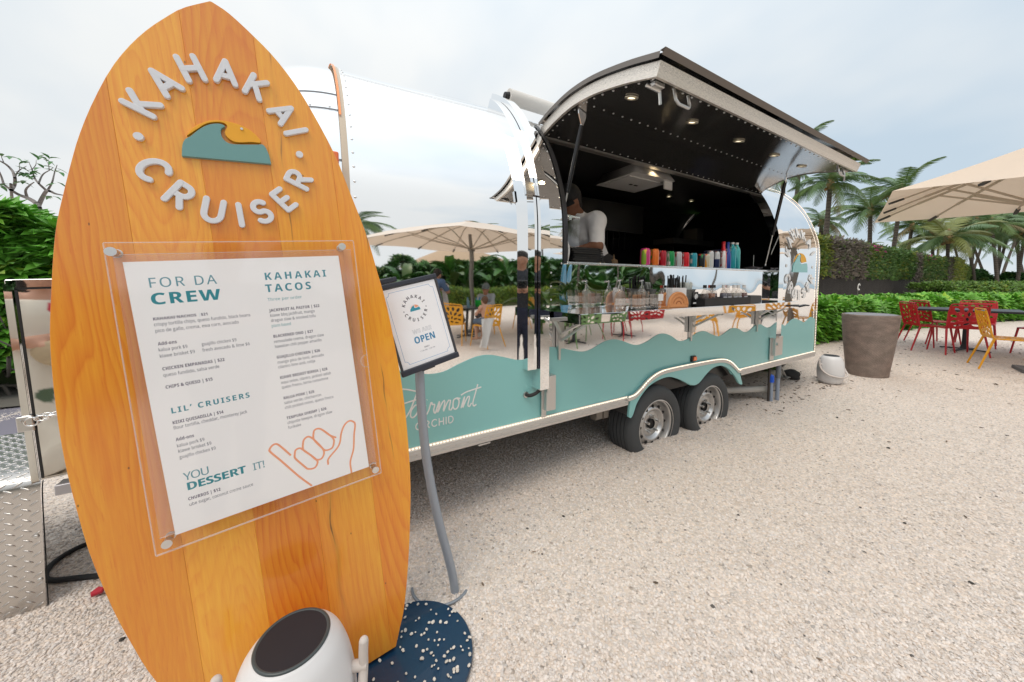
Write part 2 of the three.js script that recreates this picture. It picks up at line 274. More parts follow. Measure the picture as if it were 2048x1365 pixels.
  const scal = smooth([[3.644, .309], [3.60, .33], [3.525, .406], [3.412, .491], [3.279, .544], [3.139, .542], [3.027, .496], [2.920, .434], [2.829, .428], [2.722, .470], [2.617, .515], [2.490, .549], [2.352, .538], [2.234, .498], [2.127, .411], [2.078, .32], [2.054, .297]], 70);
  part('wheel_arch', ext([[2.03, .31], ...ledS.slice(2, -2), [3.665, .315], ...scal], .016, .002).translate(0, 0, ZW + .006), teal, t);
  each('wheel_well', [grid(60, 1, (u, v) => { const p = scal[Math.min(scal.length - 1, Math.round(u * (scal.length - 1)))]; return [p[0], p[1] + .012, ZW + .005 - v * .42]; }), box(1.6, .5, .01, 2.85, .42, ZW - .43)], std([0.16, 0.15, 0.145], 0.7), t);
  part('wheel_arch_trim', [ext(strokePts(ledS, .03), .022).translate(0, -.012, ZW + .012)], alu, t);
  // ---- skirt rail
  const rail = (a, b) => [rbox(b - a, .056, .022, .004, (a + b) / 2, .428, ZW + .008), box(b - a, .006, .004, (a + b) / 2, .436, ZW + .0205), box(b - a, .004, .004, (a + b) / 2, .418, ZW + .0205)];
  each('skirt_rail', [rail(XL, 2.03), rail(3.64, XR + .01)], alu, t);
  riv([...Array(26)].map((_, i) => [[.25 + i * .07, .427, ZW + .0195], [0, 0, 1]]).concat([...Array(22)].map((_, i) => [[3.72 + i * .077, .427, ZW + .0195], [0, 0, 1]])), 'rail_rivet', steel, .005);
  part('rail_step', box(.075, .008, .03, .84, .394, ZW + .005), alu, t);
  // ---- light strip: channel and beads
  each('light_strip_channel', [box(2.03 - XL, .010, .010, (XL + 2.03) / 2, .462, ZW + .008), box(XR - 3.60, .010, .010, (XR + 3.60) / 2, .464, ZW + .008), ext(strokePts(ledS, .010), .008).translate(0, .004, ZW + .024)], std([.78, .70, .62], .5), t);
  const beads = []; const bead = new THREE.BoxGeometry(.011, .006, .005);
  for (let x = XL + .01; x < 2.03; x += .0185) beads.push(bead.clone().translate(x, .462, ZW + .0155)); for (let x = 3.60; x < XR; x += .0185) beads.push(bead.clone().translate(x, .464, ZW + .0155));
  { let acc = 0; for (let i = 1; i < ledS.length; i++) { const a = ledS[i - 1], b = ledS[i], L = Math.hypot(b[0] - a[0], b[1] - a[1]); for (let q = 0; q < L / .0185; q++) { const f = q / (L / .0185); beads.push(bead.clone().rotateZ(Math.atan2(b[1] - a[1], b[0] - a[0])).translate(lerp(a[0], b[0], f), lerp(a[1], b[1], f) + .004, ZW + .0345)); } } }
  for (let s = .06; s < T_ * .9; s += .02) { const q = onSkin(XR - .006, s, .014); beads.push(new THREE.BoxGeometry(.006, .011, .005).applyQuaternion(new THREE.Quaternion().setFromUnitVectors(V(0, 0, 1), V(...q[1]).normalize())).translate(...q[0])); }
  stuff(part('light_bead', beads, ledWhite, t));
  seamArc(XR - .004, .02, 0.05, T_ * 1.1, .008, std([0.62, 0.5, 0.40], 0.35, .7), 'rear_section_trim');
  part('rear_orange_light_strip', [skin(XR + .004, XR + .018, profAt.ofY(2.2), T_, 1, 30, .012)], std([0.85, 0.35, 0.12], .4, 0, { emissive: new THREE.Color(1, .35, .1), emissiveIntensity: .12 }), t);
  for (const y of [1.82, .60]) part('marker_lamp', rbox(.03, .05, .03, .008, XR + .02, y, ZW - .02 - (y > 1 ? .05 : 0)), amber, t);
  part('tail_lamp', rbox(.05, .09, .10, .02, XR + .12, 1.05, ZW - .12), std([.3, .01, .01], .3), t);
  each('amber_reflector', [rbox(.066, .05, .018, .006, 2.842, .657, ZW + .012)], black, t);
  each('amber_reflector', [rbox(.045, .036, .014, .006, 2.853, .657, ZW + .021)], amber, t, 'orange side marker above the wheels');
  // hotel lettering on the teal band
  const lw = (pts, w = .0085, n = 40) => tube(pts.map(p => [p[0], p[1], 0]), w / 2, n, 6).scale(1, 1, .2);
  const F = [[[.33, .757], [.36, .778], [.41, .772], [.47, .752], [.50, .748], [.506, .756], [.496, .762]], [[.475, .765], [.455, .72], [.43, .665], [.40, .625], [.365, .612], [.35, .622]], [[.385, .70], [.43, .707], [.47, .712]],
    [[.475, .678], [.458, .684], [.436, .662], [.430, .632], [.444, .622], [.464, .64], [.478, .676], [.470, .634], [.482, .622], [.498, .642]],
    [[.498, .642], [.512, .676], [.503, .634], [.513, .622], [.528, .642]], [[.519, .700], [.521, .702]],
    [[.528, .642], [.543, .684], [.549, .671], [.562, .668], [.556, .640], [.563, .622], [.578, .640]],
    [[.565, .622], [.590, .684], [.583, .640], [.578, .622], [.60, .664], [.616, .682], [.620, .670], [.610, .622], [.632, .664], [.648, .682], [.652, .668], [.644, .630], [.654, .622], [.668, .640]],
    [[.690, .682], [.672, .674], [.668, .640], [.680, .622], [.698, .634], [.704, .666], [.690, .682], [.712, .676]],
    [[.716, .622], [.738, .684], [.730, .640], [.726, .622], [.748, .664], [.764, .682], [.768, .668], [.758, .632], [.768, .622], [.782, .640]],
    [[.822, .74], [.806, .69], [.790, .640], [.796, .620], [.812, .626]], [[.716, .694], [.75, .706], [.80, .714], [.845, .72]]];
  const fx = p => [p[0] * .955 + .022, p[1]];
  each('script_letter_stroke', F.map(s => lw(s.map(fx)).translate(0, 0, ZW + .0048)), vinylWhite, t);
  const glyph = {}; // simple strokes on a 1 high grid
  const arc = (cx, cy, rx, ry, a0, a1, n = 14) => [...Array(n + 1)].map((_, i) => { const a = lerp(a0, a1, i / n) * Math.PI / 180; return [cx + Math.cos(a) * rx, cy + Math.sin(a) * ry]; });
  Object.assign(glyph, {
    K: [[[0, 0], [0, 1]], [[.62, 1], [.02, .40]], [[.22, .58], [.66, 0]]], A: [[[0, 0], [.38, 1]], [[.38, 1], [.76, 0]], [[.14, .30], [.62, .30]]], H: [[[0, 0], [0, 1]], [[.66, 0], [.66, 1]], [[0, .5], [.66, .5]]], I: [[[0, 0], [0, 1]]],
    C: [arc(.42, .5, .42, .5, 48, 312, 22)], R: [[[0, 0], [0, 1]], [[0, 1], [.3, 1], ...arc(.32, .74, .28, .26, 80, -80, 12), [.3, .48], [0, .48]], [[.3, .48], [.62, 0]]], U: [[[0, 1], [0, .34], ...arc(.34, .34, .34, .34, 180, 360, 14), [.68, .34], [.68, 1]]],
    S: [[...arc(.32, .74, .29, .26, 35, 250, 14), ...arc(.32, .26, .31, .26, 70, -145, 14)]], E: [[[0, 0], [0, 1]], [[0, 1], [.52, 1]], [[0, .5], [.46, .5]], [[0, 0], [.52, 0]]], O: [arc(.45, .5, .45, .5, 90, 449, 28)], D: [[[0, 0], [0, 1], [.25, 1], ...arc(.25, .5, .45, .5, 85, -85, 14), [.25, 0], [0, 0]]]
  });
  globalThis.GLYPH = glyph;
  const word = (w, x, y, h, sp, sw) => { const out = []; for (const ch of w) { const gl = glyph[ch]; let mx = 0; for (const s of gl) for (const p of s) mx = Math.max(mx, p[0]); for (const s of gl) out.push(stroke(s.map(p => [x + p[0] * h, y + p[1] * h]), sw, .0012)); x += mx * h + sp; } return out; };
  each('capital_letter_stroke', word('ORCHID', .458, .553, .036, .0145, .0055).map(g => g.translate(0, 0, ZW + .0048)), vinylWhite, t);
  // round emblem on the rear panel: letters round a wave and sun
  const ring = (word, cx, cy, r, a0, a1, h, inward) => [...word].map((ch, i) => { const a = lerp(a0, a1, word.length > 1 ? i / (word.length - 1) : 0) * Math.PI / 180, gl = glyph[ch]; let mx = 0; for (const s of gl) for (const p of s) mx = Math.max(mx, p[0]); const rot = inward ? a - Math.PI : a; const X = cx + Math.sin(a) * r, Y = cy + Math.cos(a) * r; return gl.map(s => s.map(p => { const u = (p[0] - mx / 2) * h, v = (p[1] - .5) * h; return [X + u * Math.cos(rot) + v * Math.sin(rot), Y - u * Math.sin(rot) + v * Math.cos(rot)]; })); });
  globalThis.RING = ring;
  const wrap = g => { const p = g.attributes.position; for (let i = 0; i < p.count; i++) { const q = profAt(profAt.ofY(clamp(p.getY(i), .41, 2.6))); const X = p.getX(i), s = profAt.ofY(clamp(p.getY(i), .41, 2.6)); p.setZ(i, p.getZ(i) + ZW - q.dz + .0022 * sstep(.92, 1.12, q.y) * (nz(X * 2.1, s * 1.6, 4) + .6 * nz(X * 4.4 + 7, s * 4.1, 2))); } g.computeVertexNormals(); return g; };
  const ec = [4.90, 1.53];
  for (const L of ring('KAHAKAI', ec[0], ec[1], .36, -70, 68, .10)) part('emblem_letter', L.map(s => wrap(stroke(s, .026, .002).translate(0, 0, .0075))), vinylWhite, t);
  for (const L of ring('CRUISER', ec[0], ec[1], .36, 242, 118, .10, true)) part('emblem_letter', L.map(s => wrap(stroke(s, .026, .002).translate(0, 0, .0075))), vinylWhite, t);
  for (const s of [-1, 1]) part('emblem_dot', wrap(new THREE.CylinderGeometry(.018, .018, .002, 16).rotateX(Math.PI / 2).translate(ec[0] + s * .345, ec[1] - .03, .0032)), vinylWhite, t);
  globalThis.WAVE = [[0.130, -0.268], [0.134, -0.294], [0.141, -0.311], [0.152, -0.320], [0.170, -0.339], [0.188, -0.354], [0.204, -0.361], [0.218, -0.363], [0.226, -0.358], [0.217, -0.349], [0.216, -0.332], [0.222, -0.319], [0.235, -0.313], [0.261, -0.315], [0.291, -0.319], [0.307, -0.320], [0.316, -0.297], [0.319, -0.269]];
  globalThis.SUN = [[0.145, -0.321], [0.154, -0.337], [0.170, -0.353], [0.194, -0.368], [0.217, -0.373], [0.248, -0.371], [0.271, -0.363], [0.290, -0.349], [0.302, -0.328], [0.279, -0.325], [0.246, -0.320], [0.229, -0.329], [0.224, -0.342], [0.231, -0.360], [0.222, -0.368], [0.204, -0.366], [0.186, -0.358], [0.168, -0.342]];
  const emb = pts => pts.map(p => [ec[0] + (p[0] - .225) * 2.1, ec[1] - (p[1] + .315) * 2.1]);
  part('emblem_wave', wrap(ext(emb(WAVE), .002).translate(0, 0, .0036)), teal, t); part('emblem_sun', wrap(ext(emb(SUN), .002).translate(0, 0, .0022)), std([.82, .42, .03], .5), t);

  // ---- posts beside the opening (square tubes that follow the curve)
  const post = (X0, X1, s0, s1, d0, d1) => { const n = 70, f = (X, d) => s => { const p = profAt(s); return [X, p.y + p.n[1] * d, ZW - p.dz - p.n[0] * d]; }; const q = [f(X0, d0), f(X0, d1), f(X1, d1), f(X1, d0)]; const gs = []; for (let k = 0; k < 3; k++) gs.push(grid(1, n, (u, v) => { const s = lerp(s0, s1, v); const a = q[k](s), b = q[k + 1](s); return [lerp(a[0], b[0], u), lerp(a[1], b[1], u), lerp(a[2], b[2], u), u, s]; })); for (const s of [s0, s1]) gs.push(grid(1, 1, (u, v) => { const a = q[v ? 1 : 0](s), b = q[v ? 2 : 3](s); return u ? b : a; })); return gs; };
  const sP = profAt.ofY(.79), sQ = profAt.ofY(.668);
  part('side_post', post(1.105, 1.169, sP, profAt.ofY(2.50), -.003, .060), chrome, t);
  part('side_post', post(1.173, 1.238, sQ, profAt.ofY(2.565), -.003, .092), chrome, t);
  part('side_post_gap', post(1.169, 1.173, sP, profAt.ofY(2.5), .003, .048), black, t);
  part('post_clip', post(1.098, 1.172, profAt.ofY(1.80), profAt.ofY(1.87), .05, .072), chromeDull, t);
  part('side_post', post(4.20, 4.27, profAt.ofY(.73), profAt.ofY(2.53), -.003, .075), chrome, t); part('side_post', post(4.29, 4.36, profAt.ofY(.73), profAt.ofY(2.53), -.003, .055), chrome, t); part('side_post_gap', post(4.27, 4.29, profAt.ofY(.75), profAt.ofY(2.5), .003, .045), black, t);
  const brk = (x0, x1, y0, y1) => { part('post_bracket', [rbox(x1 - x0, y1 - y0, .05, .006, (x0 + x1) / 2, (y0 + y1) / 2, ZW + .035), rbox((x1 - x0) * .5, y1 - y0 + .06, .012, .004, lerp(x0, x1, .1), (y0 + y1) / 2 - .02, ZW + .018)], alu, t); each('bracket_bolt', [new THREE.CylinderGeometry(.017, .017, .02, 14).rotateX(1.5708).translate(lerp(x0, x1, .12), lerp(y0, y1, .62), ZW + .066), new THREE.CylinderGeometry(.009, .009, .03, 6).rotateX(1.5708).translate(lerp(x0, x1, .12), lerp(y0, y1, .3), ZW + .03)], steel, t); };
  brk(1.245, 1.318, .515, .735); brk(4.24, 4.405, .535, .742);
  part('hose_handle', tube([[1.125, .628, ZW], [1.135, .628, ZW + .035], [1.17, .64, ZW + .05], [1.21, .668, ZW + .055]], .011, 20, 8), rubber, t); part('hose_handle_base', new THREE.CylinderGeometry(.018, .02, .014, 14).rotateX(1.5708).translate(1.125, .628, ZW + .008), steel, t);

  // ---- serving opening: jambs, sill, dark kitchen
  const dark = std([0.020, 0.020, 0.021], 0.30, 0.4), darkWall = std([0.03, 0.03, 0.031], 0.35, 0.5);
  each('opening_trim', [skin(XO0 - .03, XO0 + .006, sSill, sHinge, 1, 40, .006), skin(XO1 - .006, XO1 + .03, sSill, sHinge, 1, 40, .006)], std([.05, .05, .055], .3, .6), t);
  const jamb = X => grid(1, 40, (u, v) => { const p = profAt(lerp(sSill, sHinge, v)); return [X, p.y - .0 - u * .0, ZW - p.dz - u * .09]; });
  each('opening_jamb', [jamb(XO0), jamb(XO1)], std([.10, .10, .105], .3, .7), t);
  each('header_strip', [grid(30, 1, (u, v) => [lerp(XO0, XO1 + .1, u), 2.425 - v * .062, ZW - .335 + v * .012 - .0]), box(XO1 - XO0, .02, .05, (XO0 + XO1) / 2, 2.355, ZW - .35)], std([.62, .585, .55], .38, .85), t);
  part('sill', [rbox(XO1 - XO0 + .02, .016, .13, .004, (XO0 + XO1) / 2, 1.434, ZW - .045)], chromeDull, t);
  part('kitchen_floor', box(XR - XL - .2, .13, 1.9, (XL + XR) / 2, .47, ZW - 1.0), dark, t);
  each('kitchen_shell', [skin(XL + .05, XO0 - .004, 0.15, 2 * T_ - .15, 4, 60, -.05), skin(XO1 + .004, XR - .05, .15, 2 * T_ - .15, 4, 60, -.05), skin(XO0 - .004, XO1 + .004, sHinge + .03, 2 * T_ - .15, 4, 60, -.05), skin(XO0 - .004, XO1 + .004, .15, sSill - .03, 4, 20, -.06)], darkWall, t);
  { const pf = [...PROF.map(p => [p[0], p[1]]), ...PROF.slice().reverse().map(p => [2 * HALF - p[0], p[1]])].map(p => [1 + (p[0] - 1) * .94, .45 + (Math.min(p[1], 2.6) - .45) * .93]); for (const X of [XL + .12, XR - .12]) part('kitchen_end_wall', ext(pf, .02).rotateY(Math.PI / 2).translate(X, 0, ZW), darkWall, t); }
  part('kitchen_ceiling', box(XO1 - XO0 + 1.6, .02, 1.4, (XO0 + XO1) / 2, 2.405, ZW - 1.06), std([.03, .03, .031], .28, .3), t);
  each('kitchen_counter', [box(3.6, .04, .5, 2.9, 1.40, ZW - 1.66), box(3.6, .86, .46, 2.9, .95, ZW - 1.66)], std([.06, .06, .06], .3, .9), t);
  part('counter_front', [box(2.9, .03, .34, 2.95, 1.40, ZW - .30)], std([.05, .05, .05], .35, .9), t);
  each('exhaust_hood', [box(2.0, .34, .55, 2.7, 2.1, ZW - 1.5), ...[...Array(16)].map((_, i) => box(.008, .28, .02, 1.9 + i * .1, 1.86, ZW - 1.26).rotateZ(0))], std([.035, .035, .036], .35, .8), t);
  each('wall_shelf', [box(.95, .07, .3, 4.55, 1.86, ZW - 1.2), box(.16, .16, .2, 4.75, 1.99, ZW - 1.2)], std([.10, .10, .10], .4, .7), t);
  // ceiling unit
  part('ceiling_air_unit', [new THREE.CylinderGeometry(.36, .44, .10, 4, 1).rotateY(Math.PI / 4).scale(.92, 1, .78).translate(2.83, 2.345, ZW - .64), box(.50, .012, .30, 2.83, 2.292, ZW - .64)], std([.62, .61, .60], .5), t);
  part('air_unit_tag', box(.12, .10, .012, 3.07, 2.27, ZW - .44), std([.75, .74, .73], .6), t);
  each('air_unit_vent', [box(.035, .006, .02, 2.80, 2.284, ZW - .66), box(.045, .006, .02, 2.87, 2.284, ZW - .66)], black, t);
  // downlights
  const down = (x, y, z, n, lit) => { const g = new THREE.Group(); const q = new THREE.Quaternion().setFromUnitVectors(V(0, -1, 0), V(...n).normalize()); const ringG = lathe([[.022, 0], [.036, .001], [.036, -.006], [.024, -.008], [.022, 0]], 24).applyQuaternion(q).translate(x, y, z); const m = part('downlight', ringG, std([.66, .60, .48], .35, .7), t); part('lens', new THREE.CylinderGeometry(.021, .021, .004, 18).applyQuaternion(q).translate(x, y, z), glow, m); if (lit) { const L = new THREE.SpotLight(0xffe2b0, lit, 4, 1.0, .6, 2); const N = V(...n).normalize(); L.position.set(x + N.x * .02, y + N.y * .02, z + N.z * .02); L.target.position.set(x + N.x, y + N.y, z + N.z); L.castShadow = true; scene.add(L, L.target); } };
  for (const x of [2.12, 2.81, 3.50, 4.20]) down(x, 2.392, ZW - .385, [0, -1, 0], .06);
  for (const x of [2.10, 2.80, 3.35, 3.93, 4.40]) down(x, 2.392, ZW - 1.03, [0, -1, 0], .14);
  // things of the kitchen that belong to it
  part('blue_bin', [rbox(.26, .30, .24, .03, 4.55, 1.58, ZW - .75)], std([.005, .02, .12], .5), t, 'dark blue bin standing inside the kitchen');
  each('tap', [bar([4.0, 1.50, ZW - .8], [4.35, 1.52, ZW - .8], .010), bar([4.0, 1.40, ZW - .8], [4.0, 1.50, ZW - .8], .012)], steel, t);

  // ---- hatch
  const HP = smooth([[-2.035, 2.418], [-1.908, 2.440], [-1.737, 2.457], [-1.585, 2.450], [-1.413, 2.422], [-1.198, 2.365], [-1.004, 2.299]], 40);   // z, y of the outer skin
  const hN = i => { const a = HP[Math.max(0, i - 1)], b = HP[Math.min(40, i + 1)], dz = b[0] - a[0], dy = b[1] - a[1], l = Math.hypot(dz, dy); return [-dy / l, dz / l]; };  // z, y normal upwards
  const hX0 = v => lerp(1.445, 1.36, v), hX1 = v => lerp(4.53, 3.91, v);
  const hs = (X, v, off) => { const i = v * 40, k = Math.min(39, Math.floor(i)), f = i - k, a = HP[k], b = HP[k + 1], n = hN(k); return [X, lerp(a[1], b[1], f) + n[1] * off, lerp(a[0], b[0], f) + n[0] * off]; };
  const TH = -.088;
  part('hatch_skin', grid(40, 40, (u, v) => [...hs(lerp(hX0(v) - .005, hX1(v) + .005, u), v, 0), u, v]), chrome, t);
  part('hatch_drip_edge', [grid(40, 2, (u, v) => { const e = hs(lerp(hX0(1) - .022, hX1(1) + .06, u), 1, .004 - v * .022); e[2] += .028 - v * .012; return e; }), grid(40, 1, (u, v) => { const e = hs(lerp(hX0(1) - .022, hX1(1) + .06, u), 1, .004); e[2] += v * .028; return e; }), grid(1, 40, (u, v) => hs(hX0(v) - .018, v, .004 - u * .026))], std([.20, .18, .165], .5, .6), t);
  const rimTex = dataTex(512, 64, (i, j, c) => { const n = fbm(i * .06, j * .16, 3, 4); const sp = nz(i * .35, j * .4, 9) > .34 && j > 28 ? 70 : 0; const b = 240 + n * 34 - sp * 1.4; c[0] = b; c[1] = b * .955; c[2] = b * .90; }, true);
  const rimMat = std([.93, .96, 1], .36, .6, { map: rimTex });
  part('hatch_rim', [grid(60, 2, (u, v) => [...hs(lerp(hX0(1), hX1(1), u), 1, lerp(-.026, TH, v)), u * 5, 1 - v]), grid(2, 40, (u, v) => [...hs(hX0(v), v, lerp(-.026, TH, u)), v * 2, 1 - u]), grid(2, 40, (u, v) => [...hs(hX1(v), v, lerp(-.026, TH, u)), v * 2, 1 - u]), grid(30, 1, (u, v) => [...hs(lerp(hX0(1), hX1(1), u), 1 - v * .018, TH), u * 5, .2]), grid(1, 30, (u, v) => [...hs(hX0(v) + u * .018, v, TH), v * 2, .2])], rimMat, t);
  part('hatch_lining', grid(40, 40, (u, v) => [...hs(lerp(hX0(v) + .012, hX1(v) - .012, u), v * .985, TH + .006), u, v]), std([.30, .295, .29], .17, .9), t);
  const hr = []; const hn = v => { const n = hN(Math.round(v * 39)); return [0, -n[1], -n[0]]; };
  for (let i = 0; i < 34; i++) { const u = .015 + i * .0292; for (const v of [.03, .50, .955]) hr.push([hs(lerp(hX0(v), hX1(v), u), v, TH + .005), hn(v)]); } for (let v = .1; v < .95; v += .07) { hr.push([hs(hX0(v) + .05, v, TH + .005), hn(v)]); hr.push([hs(hX1(v) - .05, v, TH + .005), hn(v)]); }
  riv(hr, 'hatch_rivet', std([.8, .8, .8], .3, .6), .0065);
  for (const x of [1.56, 2.12, 2.68, 3.22, 3.72]) { const v = .74; const p = hs(x, v, TH + .004); down(p[0], p[1], p[2], hn(v), .16); }
  for (const [x, s] of [[1.60, 1], [3.68, 1]]) { const p = hs(x, .965, TH); part('hatch_handle', tube([[p[0] - .055, p[1], p[2]], [p[0] - .055, p[1] - .05, p[2] + .01], [p[0] - .035, p[1] - .07, p[2] + .015], [p[0] + .04, p[1] - .07, p[2] + .015], [p[0] + .055, p[1] - .05, p[2] + .01], [p[0] + .055, p[1], p[2]]], .0075, 36, 8, false, 0.15), steel, t); }
  for (const x of [1.44, 3.82]) { const p = hs(x, .95, TH); part('hatch_latch', [rbox(.07, .02, .04, .006, p[0], p[1] - .012, p[2]), bar([p[0] - .05, p[1] - .012, p[2] - .02], [p[0] + .02, p[1] - .03, p[2]], .009), bar([p[0] + .02, p[1] - .02, p[2]], [p[0] + .035, p[1] - .085, p[2] - .005], .007)], steel, t); }
  // struts
  const strut = (a, m, b, plate) => { part('gas_strut', bar(a, m, .0145), blackGloss, t); part('strut_rod', bar(m, b, .0065), steel, t); each('strut_fitting', [new THREE.SphereGeometry(.014, 10, 8).translate(...a), new THREE.SphereGeometry(.012, 10, 8).translate(...b), plate], chromeDull, t); };
  { const p = hs(1.50, .40, TH); const a = [1.505, p[1] - .085, p[2]]; const b = [1.452, 1.70, ZW - .075]; const m = a.map((v, i) => lerp(v, b[i], .68)); strut(a, m, b, ext([[-.05, 0], [.05, 0], [.045, -.03], [.012, -.085], [-.012, -.085], [-.045, -.03]], .006).rotateY(0.35).translate(1.505, p[1] + .002, p[2])); }
  { const p = hs(3.88, .52, TH); const a = [4.03, p[1] - .07, p[2]]; const b = [4.19, 1.50, ZW - .05]; const m = a.map((v, i) => lerp(v, b[i], .62)); strut(a, m, b, new THREE.CylinderGeometry(.055, .055, .006, 20).rotateX(1.57).rotateY(.5).translate(4.03, p[1] - .03, p[2])); }
  part('awning_roll', [bar([1.30, 2.655, ZW - .50], [4.35, 2.655, ZW - .50], .052, .052, 20)], std([.68, .66, .63], .8), t); part('awning_roll_end', [bar([1.268, 2.655, ZW - .50], [1.30, 2.655, ZW - .50], .022, .03, 16)], black, t);
  // ---- fold-down counter
  const SX0 = 1.262, SX1 = 3.96, SZ = -1.40;
  each('counter_panel', [box(SX1 - SX0, .008, ZW - SZ + .004 < 0 ? SZ - ZW - .006 : .33, (SX0 + SX1) / 2, 1.133, (ZW + SZ) / 2 + .003), box(SX1 - SX0, .055, .008, (SX0 + SX1) / 2, 1.107, SZ + .004), box(.008, .055, SZ - ZW - .01, SX0 - .004, 1.109, (ZW + SZ) / 2), box(.008, .055, SZ - ZW - .01, SX1 + .004, 1.109, (ZW + SZ) / 2)], chrome, t);
  for (const x of [1.377, 2.798, 3.93]) { const m = part('counter_bracket', [box(.045, .20, .03, x, .99, ZW + .02), box(.016, .12, .012, x, .875, ZW + .012), bar([x, .985, ZW + .03], [x - .14, 1.09, ZW + .14], .010), bar([x, .985, ZW + .03], [x + .16, 1.09, ZW + .14], .010), box(.36, .02, .02, x, 1.095, ZW + .16), bar([x, .94, ZW + .03], [x, 1.09, ZW + .29], .009)], steel, t); }
  // ---- under the floor
  each('chassis', [box(5.3, .10, .06, 2.75, .37, ZW - .28), box(5.3, .10, .06, 2.75, .37, ZW - 1.72), ...[.5, 1.3, 2.1, 3.6, 4.4, 5.1].map(x => box(.05, .09, 1.5, x, .38, ZW - 1.0)), bar([2.4, .17, ZW - .3], [2.4, .17, ZW - 1.8], .035), bar([3.16, .17, ZW - .3], [3.16, .17, ZW - 1.8], .035)], std([.03, .03, .03], .7), t);
  each('frame_bracket', [box(.06, .12, .03, 1.86, .35, ZW - .12), box(.05, .12, .03, 1.95, .33, ZW - .14), box(.09, .11, .05, 1.93, .30, ZW - .2)], std([.30, .27, .24], .6, .5), t);
  part('stabiliser_jack', [beam([4.95, .36, ZW - .2], [5.30, .10, ZW - .24], .03, .02), beam([5.35, .36, ZW - .2], [5.06, .22, ZW - .22], .025, .02), bar([5.02, .25, ZW - .22], [5.28, .12, ZW - .24], .012), rbox(.10, .012, .08, .004, 5.31, .09, ZW - .24)], std([.34, .34, .33], .5, .7), t);
  part('added_shade_box', [box(1.05, .34, 1.2, -.325, .45, ZW - 1.02)], std([.035, .035, .036], .6), t);  // invented box, put in to darken the ground below the cabinet
  // ---- wheels
  const wheel = (x) => {
    const R = .325, y = .155, z = ZW - .035; const w = new THREE.Group(); w.name = 'wheel'; w.position.set(x, y, z); t.add(w);
    const pr = [[.205, .02], [.215, .035], [.235, .045], [.262, .050], [.29, .046], [.306, .034], [.316, .020], [.3205, .012]]; const half = [...pr];
    for (let i = 0; i < 5; i++) { const zc = .0 - i * .036; half.push([R - .003, zc + .008], [R - .003, zc + .003 - .024], [R - .013, zc - .0245], [R - .013, zc - .0275]); }
    half.push([R - .008, -.185], [.306, -.20], [.27, -.21], [.22, -.20], [.205, -.18]);
    part('tyre', toCreasedNormals(lathe(half, 64).rotateX(Math.PI / 2), .6), std([.062, .066, .070], .85), w);
    const rim = [[.0, -.035], [.05, -.035], [.052, -.025], [.088, -.022], [.10, -.030], [.108, -.03], [.118, -.004], [.13, .0], [.140, -.006], [.158, -.022], [.166, -.045], [.178, -.05], [.186, -.03], [.192, .012], [.20, .018], [.212, .022], [.216, .030], [.213, .036], [.205, .034]];
    part('rim', lathe(rim, 64).rotateX(Math.PI / 2), std([.60, .60, .60], .36, 1), w);
    const holes = [], lugs = []; for (let k = 0; k < 12; k++) { const a = k / 12 * 6.283; holes.push(new THREE.CylinderGeometry(.011, .011, .01, 10).rotateX(1.5708).scale(1, 1.35, 1).translate(0, .150, -.010).rotateZ(a)); } for (let k = 0; k < 5; k++) lugs.push(new THREE.CylinderGeometry(.010, .011, .035, 6).rotateX(1.5708).translate(.066, 0, -.008).rotateZ(k / 5 * 6.283 + .3));
    each('rim_hole', holes, black, w); each('lug_nut', lugs, steel, w); part('hub', [new THREE.CylinderGeometry(.036, .036, .012, 20).rotateX(1.5708).translate(0, 0, -.028), lathe([[.036, -.03], [.042, -.02], [.036, -.012]], 20).rotateX(1.5708)], black, w);
  };
  wheel(2.395); wheel(3.155);
}
